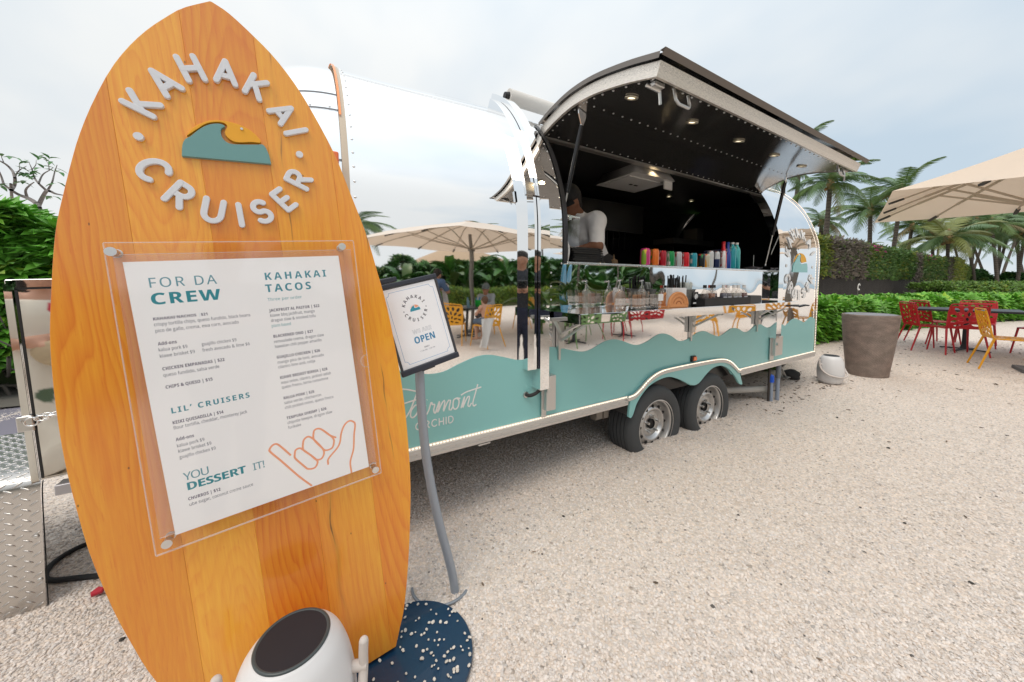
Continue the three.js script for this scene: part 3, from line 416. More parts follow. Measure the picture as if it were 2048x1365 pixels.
// ---------------------------------------------------------------- surfboard menu sign
{
  const A = V(.9950, .0783, -.0619).normalize(), B0 = V(.081, -.996, .041), N = V(0, 0, 0).crossVectors(B0, A).normalize(); if (N.z < 0) N.negate(); const B = V(0, 0, 0).crossVectors(A, N).normalize(); // A right, B down, N out
  if (B.y > 0) B.negate();
  const t = thing('surfboard_menu_sign', 'tall orange wooden surfboard with raised grey letters and a clear menu holder', 'menu sign', [-.370, 1.351, -1.172]);
  t.quaternion.setFromRotationMatrix(new THREE.Matrix4().makeBasis(A, B.clone().negate(), N));
  const L = [[0.231, -0.688], [0.174, -0.651], [0.137, -0.615], [0.099, -0.573], [0.061, -0.521], [0.024, -0.458], [-0.015, -0.371], [-0.043, -0.296], [-0.061, -0.237], [-0.082, -0.161], [-0.099, -0.095], [-0.112, -0.025], [-0.126, 0.068], [-0.137, 0.149], [-0.143, 0.222], [-0.147, 0.299], [-0.149, 0.375], [-0.149, 0.451], [-0.146, 0.538], [-0.139, 0.657], [-0.128, 0.752], [-0.114, 0.848], [-0.095, 0.944], [-0.079, 1.016], [-.045, 1.13], [.0, 1.25], [.05, 1.345]];
  const Rr = [[0.235, -0.688], [0.269, -0.670], [0.317, -0.627], [0.363, -0.578], [0.409, -0.509], [0.448, -0.428], [0.491, -0.319], [0.520, -0.212], [0.552, -0.090], [0.566, -0.018], [0.577, 0.051], [0.591, 0.137], [0.602, 0.239], [0.613, 0.396], [0.617, 0.522], [0.615, 0.658], [0.607, 0.808], [0.589, 0.953], [0.566, 1.097], [0.537, 1.236], [0.515, 1.299], [0.494, 1.357]];
  const out = [...smooth(Rr, 60), [.43, 1.355], ...smooth(L, 60).reverse()].map(p => [p[0], -p[1]]);
  const clip = (P, a, sgn) => { const o = []; for (let i = 0; i < P.length; i++) { const p = P[i], q = P[(i + 1) % P.length], ip = (p[0] - a) * sgn >= 0, iq = (q[0] - a) * sgn >= 0; if (ip) o.push(p); if (ip !== iq) { const f = (a - p[0]) / (q[0] - p[0]); o.push([a, lerp(p[1], q[1], f)]); } } return o; };
  const seams = [-.2, .0155, .165, .317, .480, .7];
  // wood: flat and arched grain, darker streaks and pores, each plank its own tone
  const W = 1024, H = 2048, u0 = -.16, u1 = .63, v0 = -.70, v1 = 1.37;
  const tone = [[0.97, .94, .9], [1.02, 1.05, 1.18], [.96, .88, .76], [1.0, 1.0, 1.0], [1.0, .98, .85]];
  const pk = [{ cu: -.28, cv: .3, k: .10, f: 46 }, { cu: .09, cv: -.36, k: .22, f: 52 }, { cu: .30, cv: .93, k: .15, f: 40 }, { cu: .50, cv: .2, k: .05, f: 50 }, { cu: .60, cv: -.2, k: .11, f: 44 }];
  const tex = dataTex(W, H, (i, j, c) => {
    const u = lerp(u0, u1, i / W), v = lerp(v1, v0, j / H); let k = 0; while (k < 4 && u > seams[k + 1]) k++; const q = pk[k];
    const w1 = nz(u * 7, v * 1.3, k * 3.1) * .05 + nz(u * 22, v * 4, k) * .014 + nz(u * 60, v * 9, k) * .004;
    let cv = q.cv; if (k === 1 && v > .45) cv = 1.02;
    const d = Math.hypot(u - q.cu + w1, (v - cv) * q.k + w1 * .5);
    const g = d * q.f * 1.55 + .25 * nz(u * 30, v * 3, k + 3), fr = g - Math.floor(g); let ring = fr < .82 ? fr / .82 : (1 - fr) / .18; ring = Math.pow(ring, 2.4) * (.45 + .9 * sstep(-.3, .4, nz(u * 4 + k, v * 1.5, 61)));
    const fib = nz(u * 230, v * 6, k) * .5 + nz(u * 480, v * 22, 5 + k) * .4 + nz(u * 95, v * 2.4, 9 + k) * .55;
    let pore = nz(u * 420, v * 16, 31 + k) > .52 ? 1 : 0;
    let m = 1.0 - .060 * ring + .055 * fib - .05 * pore + .06 * nz(u * 5, v * 1.1, 20 + k);
    const s1 = Math.abs(u - ([.075, .05, .21, .352, .555][k] + .018 * nz(v * 2.2, k, 8) + .01 * nz(v * 9, k, 2))); let ck = 0; if (k !== 1) { ck = .50 * Math.max(0, 1 - s1 / (.0022 + .0018 * nz(v * 30, k, 1))) * sstep(-.05, .3, nz(v * 5.5 + k * 4, 3, k)) * sstep(-.25, .2, nz(v * 1.6 + k * 4, 3, k)) + .10 * Math.max(0, 1 - s1 / .010) * sstep(0, .5, nz(v * 1.6 + k * 4, 3, k)); } { const kx = u * 9 + k * 3.3, ky = v * 5; const cx = Math.floor(kx), cy = Math.floor(ky), hsh = Math.sin(cx * 127.1 + cy * 311.7 + k * 7) * 43758.5, f = hsh - Math.floor(hsh); if (f > .8) { const ex = (kx - cx - .2 - .6 * ((f * 17) % 1)) / 9, ey = (ky - cy - .2 - .6 * ((f * 31) % 1)) / 5; if (Math.hypot(ex * 1.6, ey * .7) < .0022) ck = Math.max(ck, .4); } }
    const T = tone[k]; const red = .5 + .5 * nz(u * 3, v * .8, 44 + k);
    const kk = 1 - ck; c[0] = 238 * Math.sqrt(m) * T[0] * (1 + .01 * red) * kk; c[1] = 160 * m * m * T[1] * kk; c[2] = 44 * m * m * m * T[2] * (1 - .1 * red) * kk;
  }, true, false);
  const wood = phys([1, 1, 1], .42, 0, { map: tex, clearcoat: .85, clearcoatRoughness: .14 });
  for (let k = 0; k < 5; k++) { let P = clip(clip(out, seams[k] + .0001, 1), seams[k + 1] - .0001, -1); const g = ext(P, .030, .0005).translate(0, 0, -.060); part('plank', uvXY(g, u0, -v1, u1, -v0), wood, t); }
  const LZ = -.0295; // letters sit just off the face
  const Y = p => [p[0], -p[1]];
  const letters = [['K', .071, .387, -62], ['A', .116, .449, -40], ['H', .173, .496, -18], ['A', .244, .505, 5], ['K', .309, .480, 27], ['A', .365, .421, 52], ['I', .392, .372, 70], ['C', .073, .229, 62], ['R', .115, .169, 39], ['U', .176, .132, 15], ['I', .232, .122, -2], ['S', .282, .133, -18], ['E', .339, .170, -39], ['R', .383, .232, -62]];
  for (const [ch, x, y, deg] of letters) {
    const gl = GLYPH[ch]; let mx = 0; for (const s of gl) for (const p of s) mx = Math.max(mx, p[0]); const h = .056, a = deg * Math.PI / 180, wd = ch === 'I' ? 1 : .93;
    const tr = p => { const u = (p[0] - mx / 2) * h * wd, v = (p[1] - .5) * h; return [x + u * Math.cos(a) + v * Math.sin(a), y - u * Math.sin(a) + v * Math.cos(a)]; };
    part('letter', gl.map(s => stroke(s.map(tr), .0138, .0105, .0012).translate(0, 0, LZ)), letterGrey, t);
  }
  for (const p of [[.056, .306], [.393, .306]]) part('letter_dot', new THREE.CylinderGeometry(.0092, .0092, .0105, 24).rotateX(1.5708).translate(p[0], p[1], LZ + .0053), letterGrey, t);
  const wv = smooth(WAVE.slice(0), 90).map(Y), sn = smooth([...SUN, SUN[0]], 90).map(Y);
  part('emblem_wave', [ext(wv, .009, .0006).translate(0, 0, LZ + .001)], std([.155, .335, .335], .5), t); part('emblem_sun', ext(sn, .008, .0006).translate(0, 0, LZ + .0005), std([.85, .40, .022], .5), t);
  part('emblem_backing', [ext(wv.map(p => [p[0] * 1.0, p[1] - .0016]), .0015).translate(0, 0, LZ)], std([.55, .40, .25], .7), t);
  part('screw', [new THREE.CylinderGeometry(.0032, .0032, .003, 12).rotateX(1.5708).translate(.262, .357, LZ + .011)], steel, t);
  // menu holder: a clear front and a milky back sheet on four stand-offs, the printed sheet between them
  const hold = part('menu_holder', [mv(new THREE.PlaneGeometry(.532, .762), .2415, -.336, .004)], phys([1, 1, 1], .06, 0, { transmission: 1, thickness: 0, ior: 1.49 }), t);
  part('back_pane', mv(new THREE.PlaneGeometry(.515, .70), .2415, -.332, -.006), phys([.92, .88, .87], .12, 0, { transmission: .86, thickness: 0, ior: 1.49 }), hold);  // milky pinkish colour stands in for reflected sky and gravel, plus smears
  const edge = phys([.95, .93, .92], .25, 0, { transmission: .75, thickness: 0 });
  each('pane_edge', [box(.532, .0022, .004, .2415, .0452, .004), box(.532, .0026, .005, .2415, -.7172, .004), box(.0022, .76, .004, -.0248, -.336, .004), box(.0024, .76, .004, .5078, -.336, .004), box(.515, .0014, .003, .2415, .0185, -.0055), box(.515, .0014, .003, .2415, -.682, -.0055)], edge, hold);
  part('finger_notch', tube([...Array(9)].map((_, i) => { const a = Math.PI / 2 + i / 8 * Math.PI; return [.507 + Math.cos(a) * .02, -.34 + Math.sin(a) * .02, .0058]; }), .0009, 20, 5), edge, hold);
  const S = 2048 / .685, CW = Math.round(.461 * 2048 / .685);
  const TX = [["FOR DA", 74, 93, 280, 35, "l"], ["CREW", 71, 154, 289, 41, "B"], ["KAHAKAI NACHOS", 69, 210, 174, 10, "b"], ["|", 255, 210, 2, 10, "g"], ["$21", 261, 210, 31, 10, "b"], ["crispy tortilla chips, queso fundido, black beans", 69, 231, 411, 0, "t"], ["pico de gallo, crema, ewa corn, avocado", 69, 254, 352, 0, "t"], ["Add-ons", 71, 301, 74, 0, "b"], ["kalua pork $9", 68, 323, 116, 0, "t"], ["kiawe brisket $9", 68, 346, 142, 0, "t"], ["guajillo chicken $9", 242, 323, 155, 0, "t"], ["fresh avocado & lime $6", 241, 346, 214, 0, "t"], ["CHICKEN EMPANADAS | $22", 69, 393, 260, 0, "b"], ["queso fundido, salsa verde", 68, 416, 233, 0, "t"], ["CHIPS & QUESO | $15", 68, 460, 195, 0, "b"], ["LIL’ CRUISERS", 70, 554, 345, 21, "S"], ["KEIKI QUESADILLA | $14", 69, 594, 215, 0, "b"], ["flour tortilla, cheddar, monterey jack", 69, 614, 320, 0, "t"], ["KAHAKAI", 575, 90, 337, 30, "S"], ["TACOS", 572, 140, 244, 32, "S"], ["Three per order", 575, 177, 180, 0, "g"], ["JACKFRUIT AL PASTOR | $22", 575, 222, 270, 0, "b"], ["kiawe bbq jackfruit, mango", 574, 243, 240, 0, "t"], ["dragon slaw & smoked tofu", 574, 264, 241, 0, "t"], ["plant-based", 573, 286, 102, 0, "g"], ["BLACKENED ONO | $27", 573, 330, 214, 0, "b"], ["remoulade crema, dragon slaw", 572, 352, 273, 0, "t"], ["hawaiian chili pepper amarillo", 573, 373, 255, 0, "t"], ["GUAJILLO CHICKEN | $26", 573, 418, 237, 0, "b"], ["mango pico de lomi, avocado", 573, 440, 255, 0, "t"], ["cilantro lime aioli, cotija", 573, 460, 201, 0, "t"], ["KIAWE BRISKET BIRRIA | $28", 573, 505, 263, 0, "b"], ["maui onion, cilantro, pickled radish", 574, 527, 279, 0, "t"], ["queso fresco, birria consomme", 574, 547, 259, 0, "t"], ["KALUA PORK | $25", 574, 593, 169, 0, "b"], ["salsa verde, chicharron", 574, 614, 205, 0, "t"], ["chili pickled onion, queso fresco", 573, 635, 274, 0, "t"], ["TEMPURA SHRIMP | $26", 574, 680, 222, 0, "b"], ["chipotle kewpie, dragon slaw", 574, 701, 252, 0, "t"], ["furikake", 574, 722, 70, 0, "t"], ["Add-ons", 70, 658, 75, 0, "b"], ["kalua pork $9", 69, 682, 115, 0, "t"], ["kiawe brisket $9", 70, 703, 140, 0, "t"], ["guajillo chicken $9", 71, 726, 153, 0, "t"], ["YOU", 72, 811, 111, 30, "l"], ["DESSERT", 74, 850, 265, 29, "B"], ["IT!", 370, 851, 62, 29, "l"], ["CHURROS | $12", 74, 889, 139, 0, "b"], ["ube sugar, coconut creme sauce", 74, 911, 286, 0, "t"]];
  const HAND = [[[647, 993], [588, 934], [516, 851], [468, 798], [465, 784], [483, 771], [504, 771], [527, 792], [563, 833]], [[584, 840], [593, 820], [616, 816], [636, 830], [695, 887], [697, 907], [677, 921], [643, 916], [623, 897], [586, 855], [584, 840]], [[634, 811], [645, 786], [670, 777], [696, 793], [739, 846], [743, 871], [725, 890], [695, 887], [671, 862], [636, 830], [634, 811]], [[699, 779], [709, 758], [733, 754], [760, 769], [807, 814], [808, 838], [792, 858], [755, 859], [734, 840], [701, 799], [699, 779]], [[760, 769], [791, 797], [823, 815]], [[757, 924], [765, 900], [822, 866], [845, 842], [859, 806], [885, 772], [920, 758], [948, 771], [949, 791], [936, 828], [919, 894], [889, 947], [886, 1000]]];
  const menuTex = canvasTex(CW, 2048, g => {
    g.fillStyle = '#f8f7f9'; g.fillRect(0, 0, CW, 2048); g.textBaseline = 'alphabetic';
    const kx = CW / 1000, ky = 2.048;
    for (const [s, x, y, w, h, k] of TX) {
      const size = h ? h * ky * 1.38 : 16.5 * ky; const X = x * kx, Y = y * ky, Wd = w * kx;
      g.fillStyle = { l: '#5d93a3', B: '#2c8b99', S: '#37889a', b: '#47405a', t: '#565668', g: '#6fa3ad' }[k];
      g.font = (k === 'l' || k === 't' || k === 'g' ? '' : 'bold ') + size.toFixed(1) + 'px sans-serif';
      if (k === 'B' || k === 'S' || k === 'l') { // spaced capitals
        const ws = [...s].map(c => g.measureText(c).width), tot = ws.reduce((a, b) => a + b, 0); const st = k === 'B' ? 1.18 : 1; const sp = (Wd - tot * st) / Math.max(1, s.length - 1); let cx = X;
        [...s].forEach((c, i) => { g.save(); g.translate(cx, Y); g.scale(st, 1); g.fillText(c, 0, 0); if (k === 'B') { g.fillText(c, 1.5, 0); } g.restore(); cx += ws[i] * st + sp; });
      } else { g.save(); g.translate(X, Y); g.scale(Wd / g.measureText(s).width, 1); g.fillText(s, 0, 0); g.restore(); }
    }
    g.strokeStyle = '#f2a178'; g.lineWidth = 15; g.lineCap = g.lineJoin = 'round';
    for (const l of HAND) { const q = smooth(l, 80); g.beginPath(); q.forEach((p, i) => i ? g.lineTo(p[0] * kx, p[1] * ky) : g.moveTo(p[0] * kx, p[1] * ky)); g.stroke(); }
  });
  const sheet = uvXY(box(.461, .685, .0008, .2305, -.3425, 0), 0, -.685, .461, 0); sheet.applyMatrix4(new THREE.Matrix4().makeShear(0, 0, -.019, 0, 0, 0));
  part('menu_sheet', sheet, std([1, 1, 1], .6, 0, { map: menuTex }), hold);
  for (const [x, y] of [[-.014, .024], [.473, .027], [-.002, -.695], [.491, -.699]]) each('standoff', [new THREE.CylinderGeometry(.0105, .0105, .005, 28).rotateX(1.5708).translate(x, y, .0085), new THREE.CylinderGeometry(.0085, .0085, .022, 24).rotateX(1.5708).translate(x, y, -.0185), new THREE.CylinderGeometry(.0105, .0105, .003, 24).rotateX(1.5708).translate(x, y, -.0285)], std([.75, .75, .75], .28, 1), hold);
}
// ---------------------------------------------------------------- round base plate with gravel on it
{
  const dt = canvasTex(512, 512, g => { g.fillStyle = '#0d3350'; g.fillRect(0, 0, 512, 512); for (let i = 0; i < 900; i++) { const a = rr(0, 6.28), x = rr(0, 512), y = rr(0, 512), l = rr(4, 34); g.strokeStyle = rnd() < .5 ? 'rgba(60,105,140,' + rr(.05, .3) + ')' : 'rgba(5,25,50,' + rr(.05, .3) + ')'; g.lineWidth = rr(.5, 1.6); g.beginPath(); g.moveTo(x, y); g.lineTo(x + Math.cos(a) * l, y + Math.sin(a) * l); g.stroke(); } });
  const t = thing('base_plate', 'dark blue round steel base plate under the surfboard strewn with gravel', 'base plate', [.268, .006, -1.132]);
  const R = .213; part('plate', [lathe([[0, .016], [R - .004, .016], [R, .012], [R, 0], [0, 0]], 72)].map(g => { const p = g.attributes.position, u = g.attributes.uv; for (let i = 0; i < p.count; i++) u.setXY(i, p.getX(i) / .45 + .5, p.getZ(i) / .45 + .5); return g; }), phys([1, 1, 1], .38, 0, { map: dt, clearcoat: .3 }), t);
 
  const list = [], cols = []; for (let i = 0; i < 210; i++) { const a = rr(0, 6.28), r = R * Math.sqrt(rnd()) * .98; if (rnd() < .35 && r < R * .8) continue; const s = rr(.003, .0062); list.push(M4(V(Math.cos(a) * r, .018 + s * .4, Math.sin(a) * r), Q(rr(-.4, .4), rr(0, 6), rr(-.4, .4)), V(s, s * .65, s * 1.2))); const b = rr(.55, .78); cols.push(new THREE.Color().setRGB(b, b * .94, b * .86)); }
  instances('gravel_on_plate', new THREE.IcosahedronGeometry(1, 0), std([1, 1, 1], .9), list, t, cols);
}
// ---------------------------------------------------------------- lanterns
function makeLantern(label, p, turn, tilt) {
  const t = thing('lantern', label, 'lantern', p, turn, 'white outdoor lanterns');
  const pr = smooth([[.0, .004], [.085, .004], [.108, .015], [.128, .06], [.137, .13], [.1365, .20], [.126, .27], [.108, .325], [.088, .352], [.080, .358]], 60); pr[0][0] = 0;
  part('body', lathe(pr, 72), phys([.70, .70, .715], .42, 0, { sheen: 0.0 }), t);
  part('lid', lathe([[.080, .356], [.081, .361], [.077, .3635], [.073, .3615]], 64), std([.055, .07, .075], .35), t);
  part('solar_panel', lathe([[0, .3605], [.074, .3612]], 64), std([.012, .012, .018], .6), t);
  const hm = std([.58, .53, .50], .75);
  part('handle', tube([[-.158, .305, .0], [-.1565, .275, .002], [-.156, .23, .008], [-.150, .17, .05], [-.115, .125, .115], [0, .105, .150], [.115, .125, .115], [.150, .17, .05], [.156, .23, .008], [.1565, .275, .002], [.158, .305, .0]].map(q => { const a = tilt, y = q[1] - .235, z = q[2]; return [q[0], .235 + y, z]; }), .0115, 60, 10), hm, t);
  each('handle_peg', [bar([-.125, .245, 0], [-.165, .245, .004], .013), bar([.125, .245, 0], [.165, .245, .004], .013), new THREE.SphereGeometry(.0115, 12, 8).translate(-.158, .305, 0), new THREE.SphereGeometry(.0115, 12, 8).translate(.158, .305, 0)], hm, t);
  return t;
}
makeLantern('big white egg-shaped lantern standing in front of the surfboard sign', [-.058, .006, -1.005], -.25, 0).scale.setScalar(1.06);
makeLantern('white lantern standing on the gravel beside the brown concrete bin', [5.86, groundY(5.86, -1.69), -1.69], -.5, 0);
// ---------------------------------------------------------------- OPEN sign on a stand
{
  const t = thing('sign_stand', 'leaning black-framed OPEN sign on a bent grey pole before the trailer', 'sign', [.501, 0, -1.313]);
  part('base', [lathe([[0, -.012], [.118, -.012], [.124, -.016]], 48, -.035, .0, -.07), tube([...Array(16)].map((_, i) => { const a = .9 + i / 15 * 2.5; return [-.035 + Math.cos(a) * .123, .004 + .007 * Math.sin(i / 15 * 3.14), -.07 + Math.sin(a) * .123]; }), .006, 60, 6)], std([.27, .30, .34], .5, .3), t);
  part('pole', tube([[0, 0, 0], [-.010, .078, 0], [-.036, .199, 0], [-.063, .316, 0], [-.097, .497, 0], [-.119, .666, 0], [-.131, .849, 0], [-.134, 1.0, -.006]], .0175, 48, 14), std([.33, .37, .43], .38, .2), t);
  // frame: local right (ex), up (ey)
  const f = new THREE.Group(); const c = [.365 - .501, 1.150, .012]; f.position.set(...c); f.rotation.set(-.13, 0.06, .225, 'ZYX'); f.name = 'sign_frame'; t.add(f);
  const w = .222, h = .325;
  each('frame_bar', [rbox(w + .012, .018, .014, .004, 0, h / 2, 0), rbox(w + .012, .022, .018, .004, 0, -h / 2, 0)], std([.03, .034, .05], .4), f);
  each('frame_side', [box(.007, h, .008, -w / 2, 0, 0), box(.007, h, .008, w / 2, 0, 0)], std([.06, .06, .07], .3), f);
  part('backing', box(w - .006, h - .01, .004, 0, 0, -.004), std([.05, .05, .06], .5), f);
  const st = canvasTex(720, 1000, g => {
    g.fillStyle = '#f8f8fc'; g.fillRect(0, 0, 720, 1000); g.strokeStyle = '#5d93c9'; g.lineWidth = 4; const m = 46, q = 46;
    g.beginPath(); g.moveTo(m + q, m); g.lineTo(720 - m - q, m); g.arc(720 - m, m, q, Math.PI, Math.PI / 2, true); g.lineTo(720 - m, 1000 - m - q); g.arc(720 - m, 1000 - m, q, -Math.PI / 2, Math.PI, true); g.lineTo(m + q, 1000 - m); g.arc(m, 1000 - m, q, 0, -Math.PI / 2, true); g.lineTo(m, m + q); g.arc(m, m, q, Math.PI / 2, 0, true); g.closePath(); g.stroke();
    g.fillStyle = '#2b2b3c'; const ringText = (s, a0, a1, flip) => [...s].forEach((ch, i) => { const a = lerp(a0, a1, i / (s.length - 1)) * Math.PI / 180; g.save(); g.translate(360 + Math.sin(a) * 145, 300 - Math.cos(a) * 150); g.rotate(flip ? a - Math.PI : a); g.textAlign = 'center'; g.textBaseline = 'middle'; g.font = 'bold 58px sans-serif'; g.fillText(ch, 0, 0); g.restore(); });
    ringText('KAHAKAI', -66, 66); ringText('CRUISER', 246, 114, true); for (const s of [-1, 1]) { g.beginPath(); g.arc(360 + s * 150, 312, 7, 0, 7); g.fill(); }
    const P = (l, col) => { g.fillStyle = col; g.beginPath(); smooth(l, 60).forEach((p, i) => { const x = 360 + (p[0] - .225) * 720, y = 300 + (p[1] + .313) * 720; i ? g.lineTo(x, y) : g.moveTo(x, y); }); g.closePath(); g.fill(); }; P([...SUN, SUN[0]], '#f3a27d'); P(WAVE, '#1f95ad');
    g.textAlign = 'center'; g.textBaseline = 'alphabetic'; g.font = 'bold 72px sans-serif'; g.strokeStyle = '#8a93a0'; g.lineWidth = 2; g.strokeText('WE ARE', 372, 612); g.fillStyle = '#1f7fae'; g.font = 'bold 118px sans-serif'; g.save(); g.translate(376, 736); g.scale(.92, 1); g.fillText('OPEN', 0, 0); g.fillText('OPEN', 2.5, 0); g.restore();
    g.fillStyle = '#4a4a5c'; g.font = 'bold 25px sans-serif'; g.fillText('DAILY', 372, 815); g.font = '24px sans-serif'; g.fillStyle = '#7d7d8c'; g.fillText('11:00 AM - 7:00 PM', 372, 852);
  });
  part('paper', uvXY(box(w - .012, h - .024, .001, 0, 0, 0), -(w - .012) / 2, -(h - .024) / 2, (w - .012) / 2, (h - .024) / 2), std([1, 1, 1], .55, 0, { map: st }), f);
  part('clear_cover', mv(new THREE.PlaneGeometry(w - .008, h - .006), 0, 0, .0035), phys([1, 1, 1], .05, 0, { transmission: 1, thickness: 0, ior: 1.46 }), f);
  part('neck', box(.05, .08, .012, -.01, -.14, -.016), std([.05, .05, .06], .5), f);
  part('frame_clip', rbox(.06, .018, .012, .003, -.06, h / 2 + .022, -.02), std([.03, .034, .05], .4), f);
}
// ---------------------------------------------------------------- left: polished cabinet, diamond plate cover
{
  const t = thing('polished_cabinet', 'mirror-polished steel cabinet door at the left, behind the surfboard', 'cabinet', [-.79, .65, ZW]); t.rotation.z = .035;
  part('cabinet_body', [rbox(.62, .664, .30, .004, .31, .332, -.16)], chrome, t);
  each('door_frame', [box(.60, .024, .006, .32, .650, -.006), box(.016, .65, .006, .008, .325, -.006)], chrome, t);
  each('door_gap', [box(.58, .007, .004, .31, .6345, -.0075), box(.0065, .625, .004, .0235, .322, -.0075)], black, t);
  part('door', grid(24, 40, (u, v) => [.0285 + u * .56, .012 + v * .615, -.004 + .0011 * nz(u * 3, v * 3, 3) + .006 * Math.exp(-((u - .28) ** 2 * 22 + (v - .21) ** 2 * 60)) ]), chrome, t);
  each('chain_link', [...[...Array(7)].map((_, i) => new THREE.TorusGeometry(.011, .0025, 6, 14).scale(1.35, .8, 1).rotateX(i % 2 ? 1.2 : .2).translate(.045 + i * .024, .213 - .004 * i * 0 + .004 * Math.sin(i), .008)), new THREE.TorusGeometry(.014, .003, 6, 16).translate(.022, .205, .006)], chromeDull, t);
  part('latch_hasp', [rbox(.035, .05, .010, .003, .008, .20, .002), new THREE.CylinderGeometry(.004, .004, .014, 8).rotateX(1.57).translate(.0, .212, .004)], steel, t);
  const s = thing('drawbar', 'grey steel beam and rail under the polished cabinet', 'trailer drawbar', [-.755, .5, ZW - .05]);
  part('rail', rbox(.7, .036, .05, .004, .36, .108, .02), std([.42, .42, .45], .4, .7), s); each('beam', [beam([.06, .035, .02], [.5, .02, -.02], .06, .04), box(.9, .06, .4, .62, .02, -.4)], std([.20, .21, .20], .5, .4), s); each('jack_wheel', [new THREE.TorusGeometry(.08, .03, 10, 24).translate(.14, -.10, -.35), bar([.14, -.1, -.35], [.14, .12, -.35], .025)], rubber, s);
}
{ // folded sheet with raised bars
  const t = thing('diamond_plate_cover', 'bent diamond plate metal cover standing on the gravel at the far left', 'metal cover', [-.93, 0, -2.09]);
  const m = std([.56, .545, .53], .26, 1);
  const prof = smooth([[-.0, 0], [0, .25], [0, .47], [-.012, .525], [-.05, .548], [-.12, .552], [-.3, .553], [-.62, .555]], 60, false, .4); // z, y
  const at = s => { const L = .0; const k = s * 60, i = Math.min(59, Math.floor(k)); return [lerp(prof[i][0], prof[i + 1][0], k - i), lerp(prof[i][1], prof[i + 1][1], k - i)]; };
  part('sheet', [grid(8, 80, (u, v) => { const q = at(v); return [-.0 - u * 1.1 + .02 * (q[1] - .5), q[1], q[0], u, v]; })], m, t);
  part('sheet_edge', [grid(1, 80, (u, v) => { const q = at(v); return [.002 + .02 * (q[1] - .5), q[1] - .004, q[0] - u * .009 - .001, u, v]; })], black, t);
  const bars = []; const bg = new THREE.SphereGeometry(1, 8, 4, 0, 6.283, 0, 1.571).scale(.0042, .0032, .0165); const Lt = []; let L = 0; for (let i = 0; i <= 60; i++) { if (i) L += Math.hypot(prof[i][0] - prof[i - 1][0], prof[i][1] - prof[i - 1][1]); Lt.push(L); }
  for (let r = 0; r * .021 < L - .02; r++) for (let c = 0; c < 26; c++) { const d = .015 + r * .021, X = -.018 - c * .042 - (r % 2) * .021; let i = 1; while (Lt[i] < d) i++; const f = (d - Lt[i - 1]) / (Lt[i] - Lt[i - 1]); const a = prof[i - 1], b = prof[i]; const dz = b[0] - a[0], dy = b[1] - a[1], l = Math.hypot(dz, dy); const n = V(0, -dz / l, dy / l), y = lerp(a[1], b[1], f); const q = new THREE.Quaternion().setFromUnitVectors(UP, n).multiply(Q(0, r % 2 ? .95 : -.95, 0)); bars.push(bg.clone().applyQuaternion(q).translate(X + .02 * (y - .5), y, lerp(a[0], b[0], f))); }
  stuff(part('raised_bar', bars, m, t));
  each('rivet', [[-.02, .30], [-.02, .12], [-.25, .10]].map(p => new THREE.SphereGeometry(.008, 8, 6).scale(1, 1, .5).translate(p[0], p[1], .002)), steel, t);
}
{
  const c = thing('cable', 'black cable loop lying on the gravel left of the surfboard', 'cable', [-.98, .012, -2.36]);
  part('loop', tube([[.5, .0, .28], [.25, .004, .22], [.09, .004, .16], [-.03, .004, .10], [-.06, .005, -.02], [.0, .005, -.11], [.12, .004, -.11], [.45, .004, .05]], .011, 70, 8), rubber, c);
  const r = part('red_wrapper', ext([[0, 0], [.03, .004], [.036, .02], [.012, .032], [-.006, .016]], .01, .003).rotateX(-1.2), std([.45, .01, .03], .4), scene); r.name = 'red_wrapper'; r.position.set(-.80, .012, -2.04); tag(r, 'small red scrap on the gravel at the left edge of the surfboard', 'scrap');
}
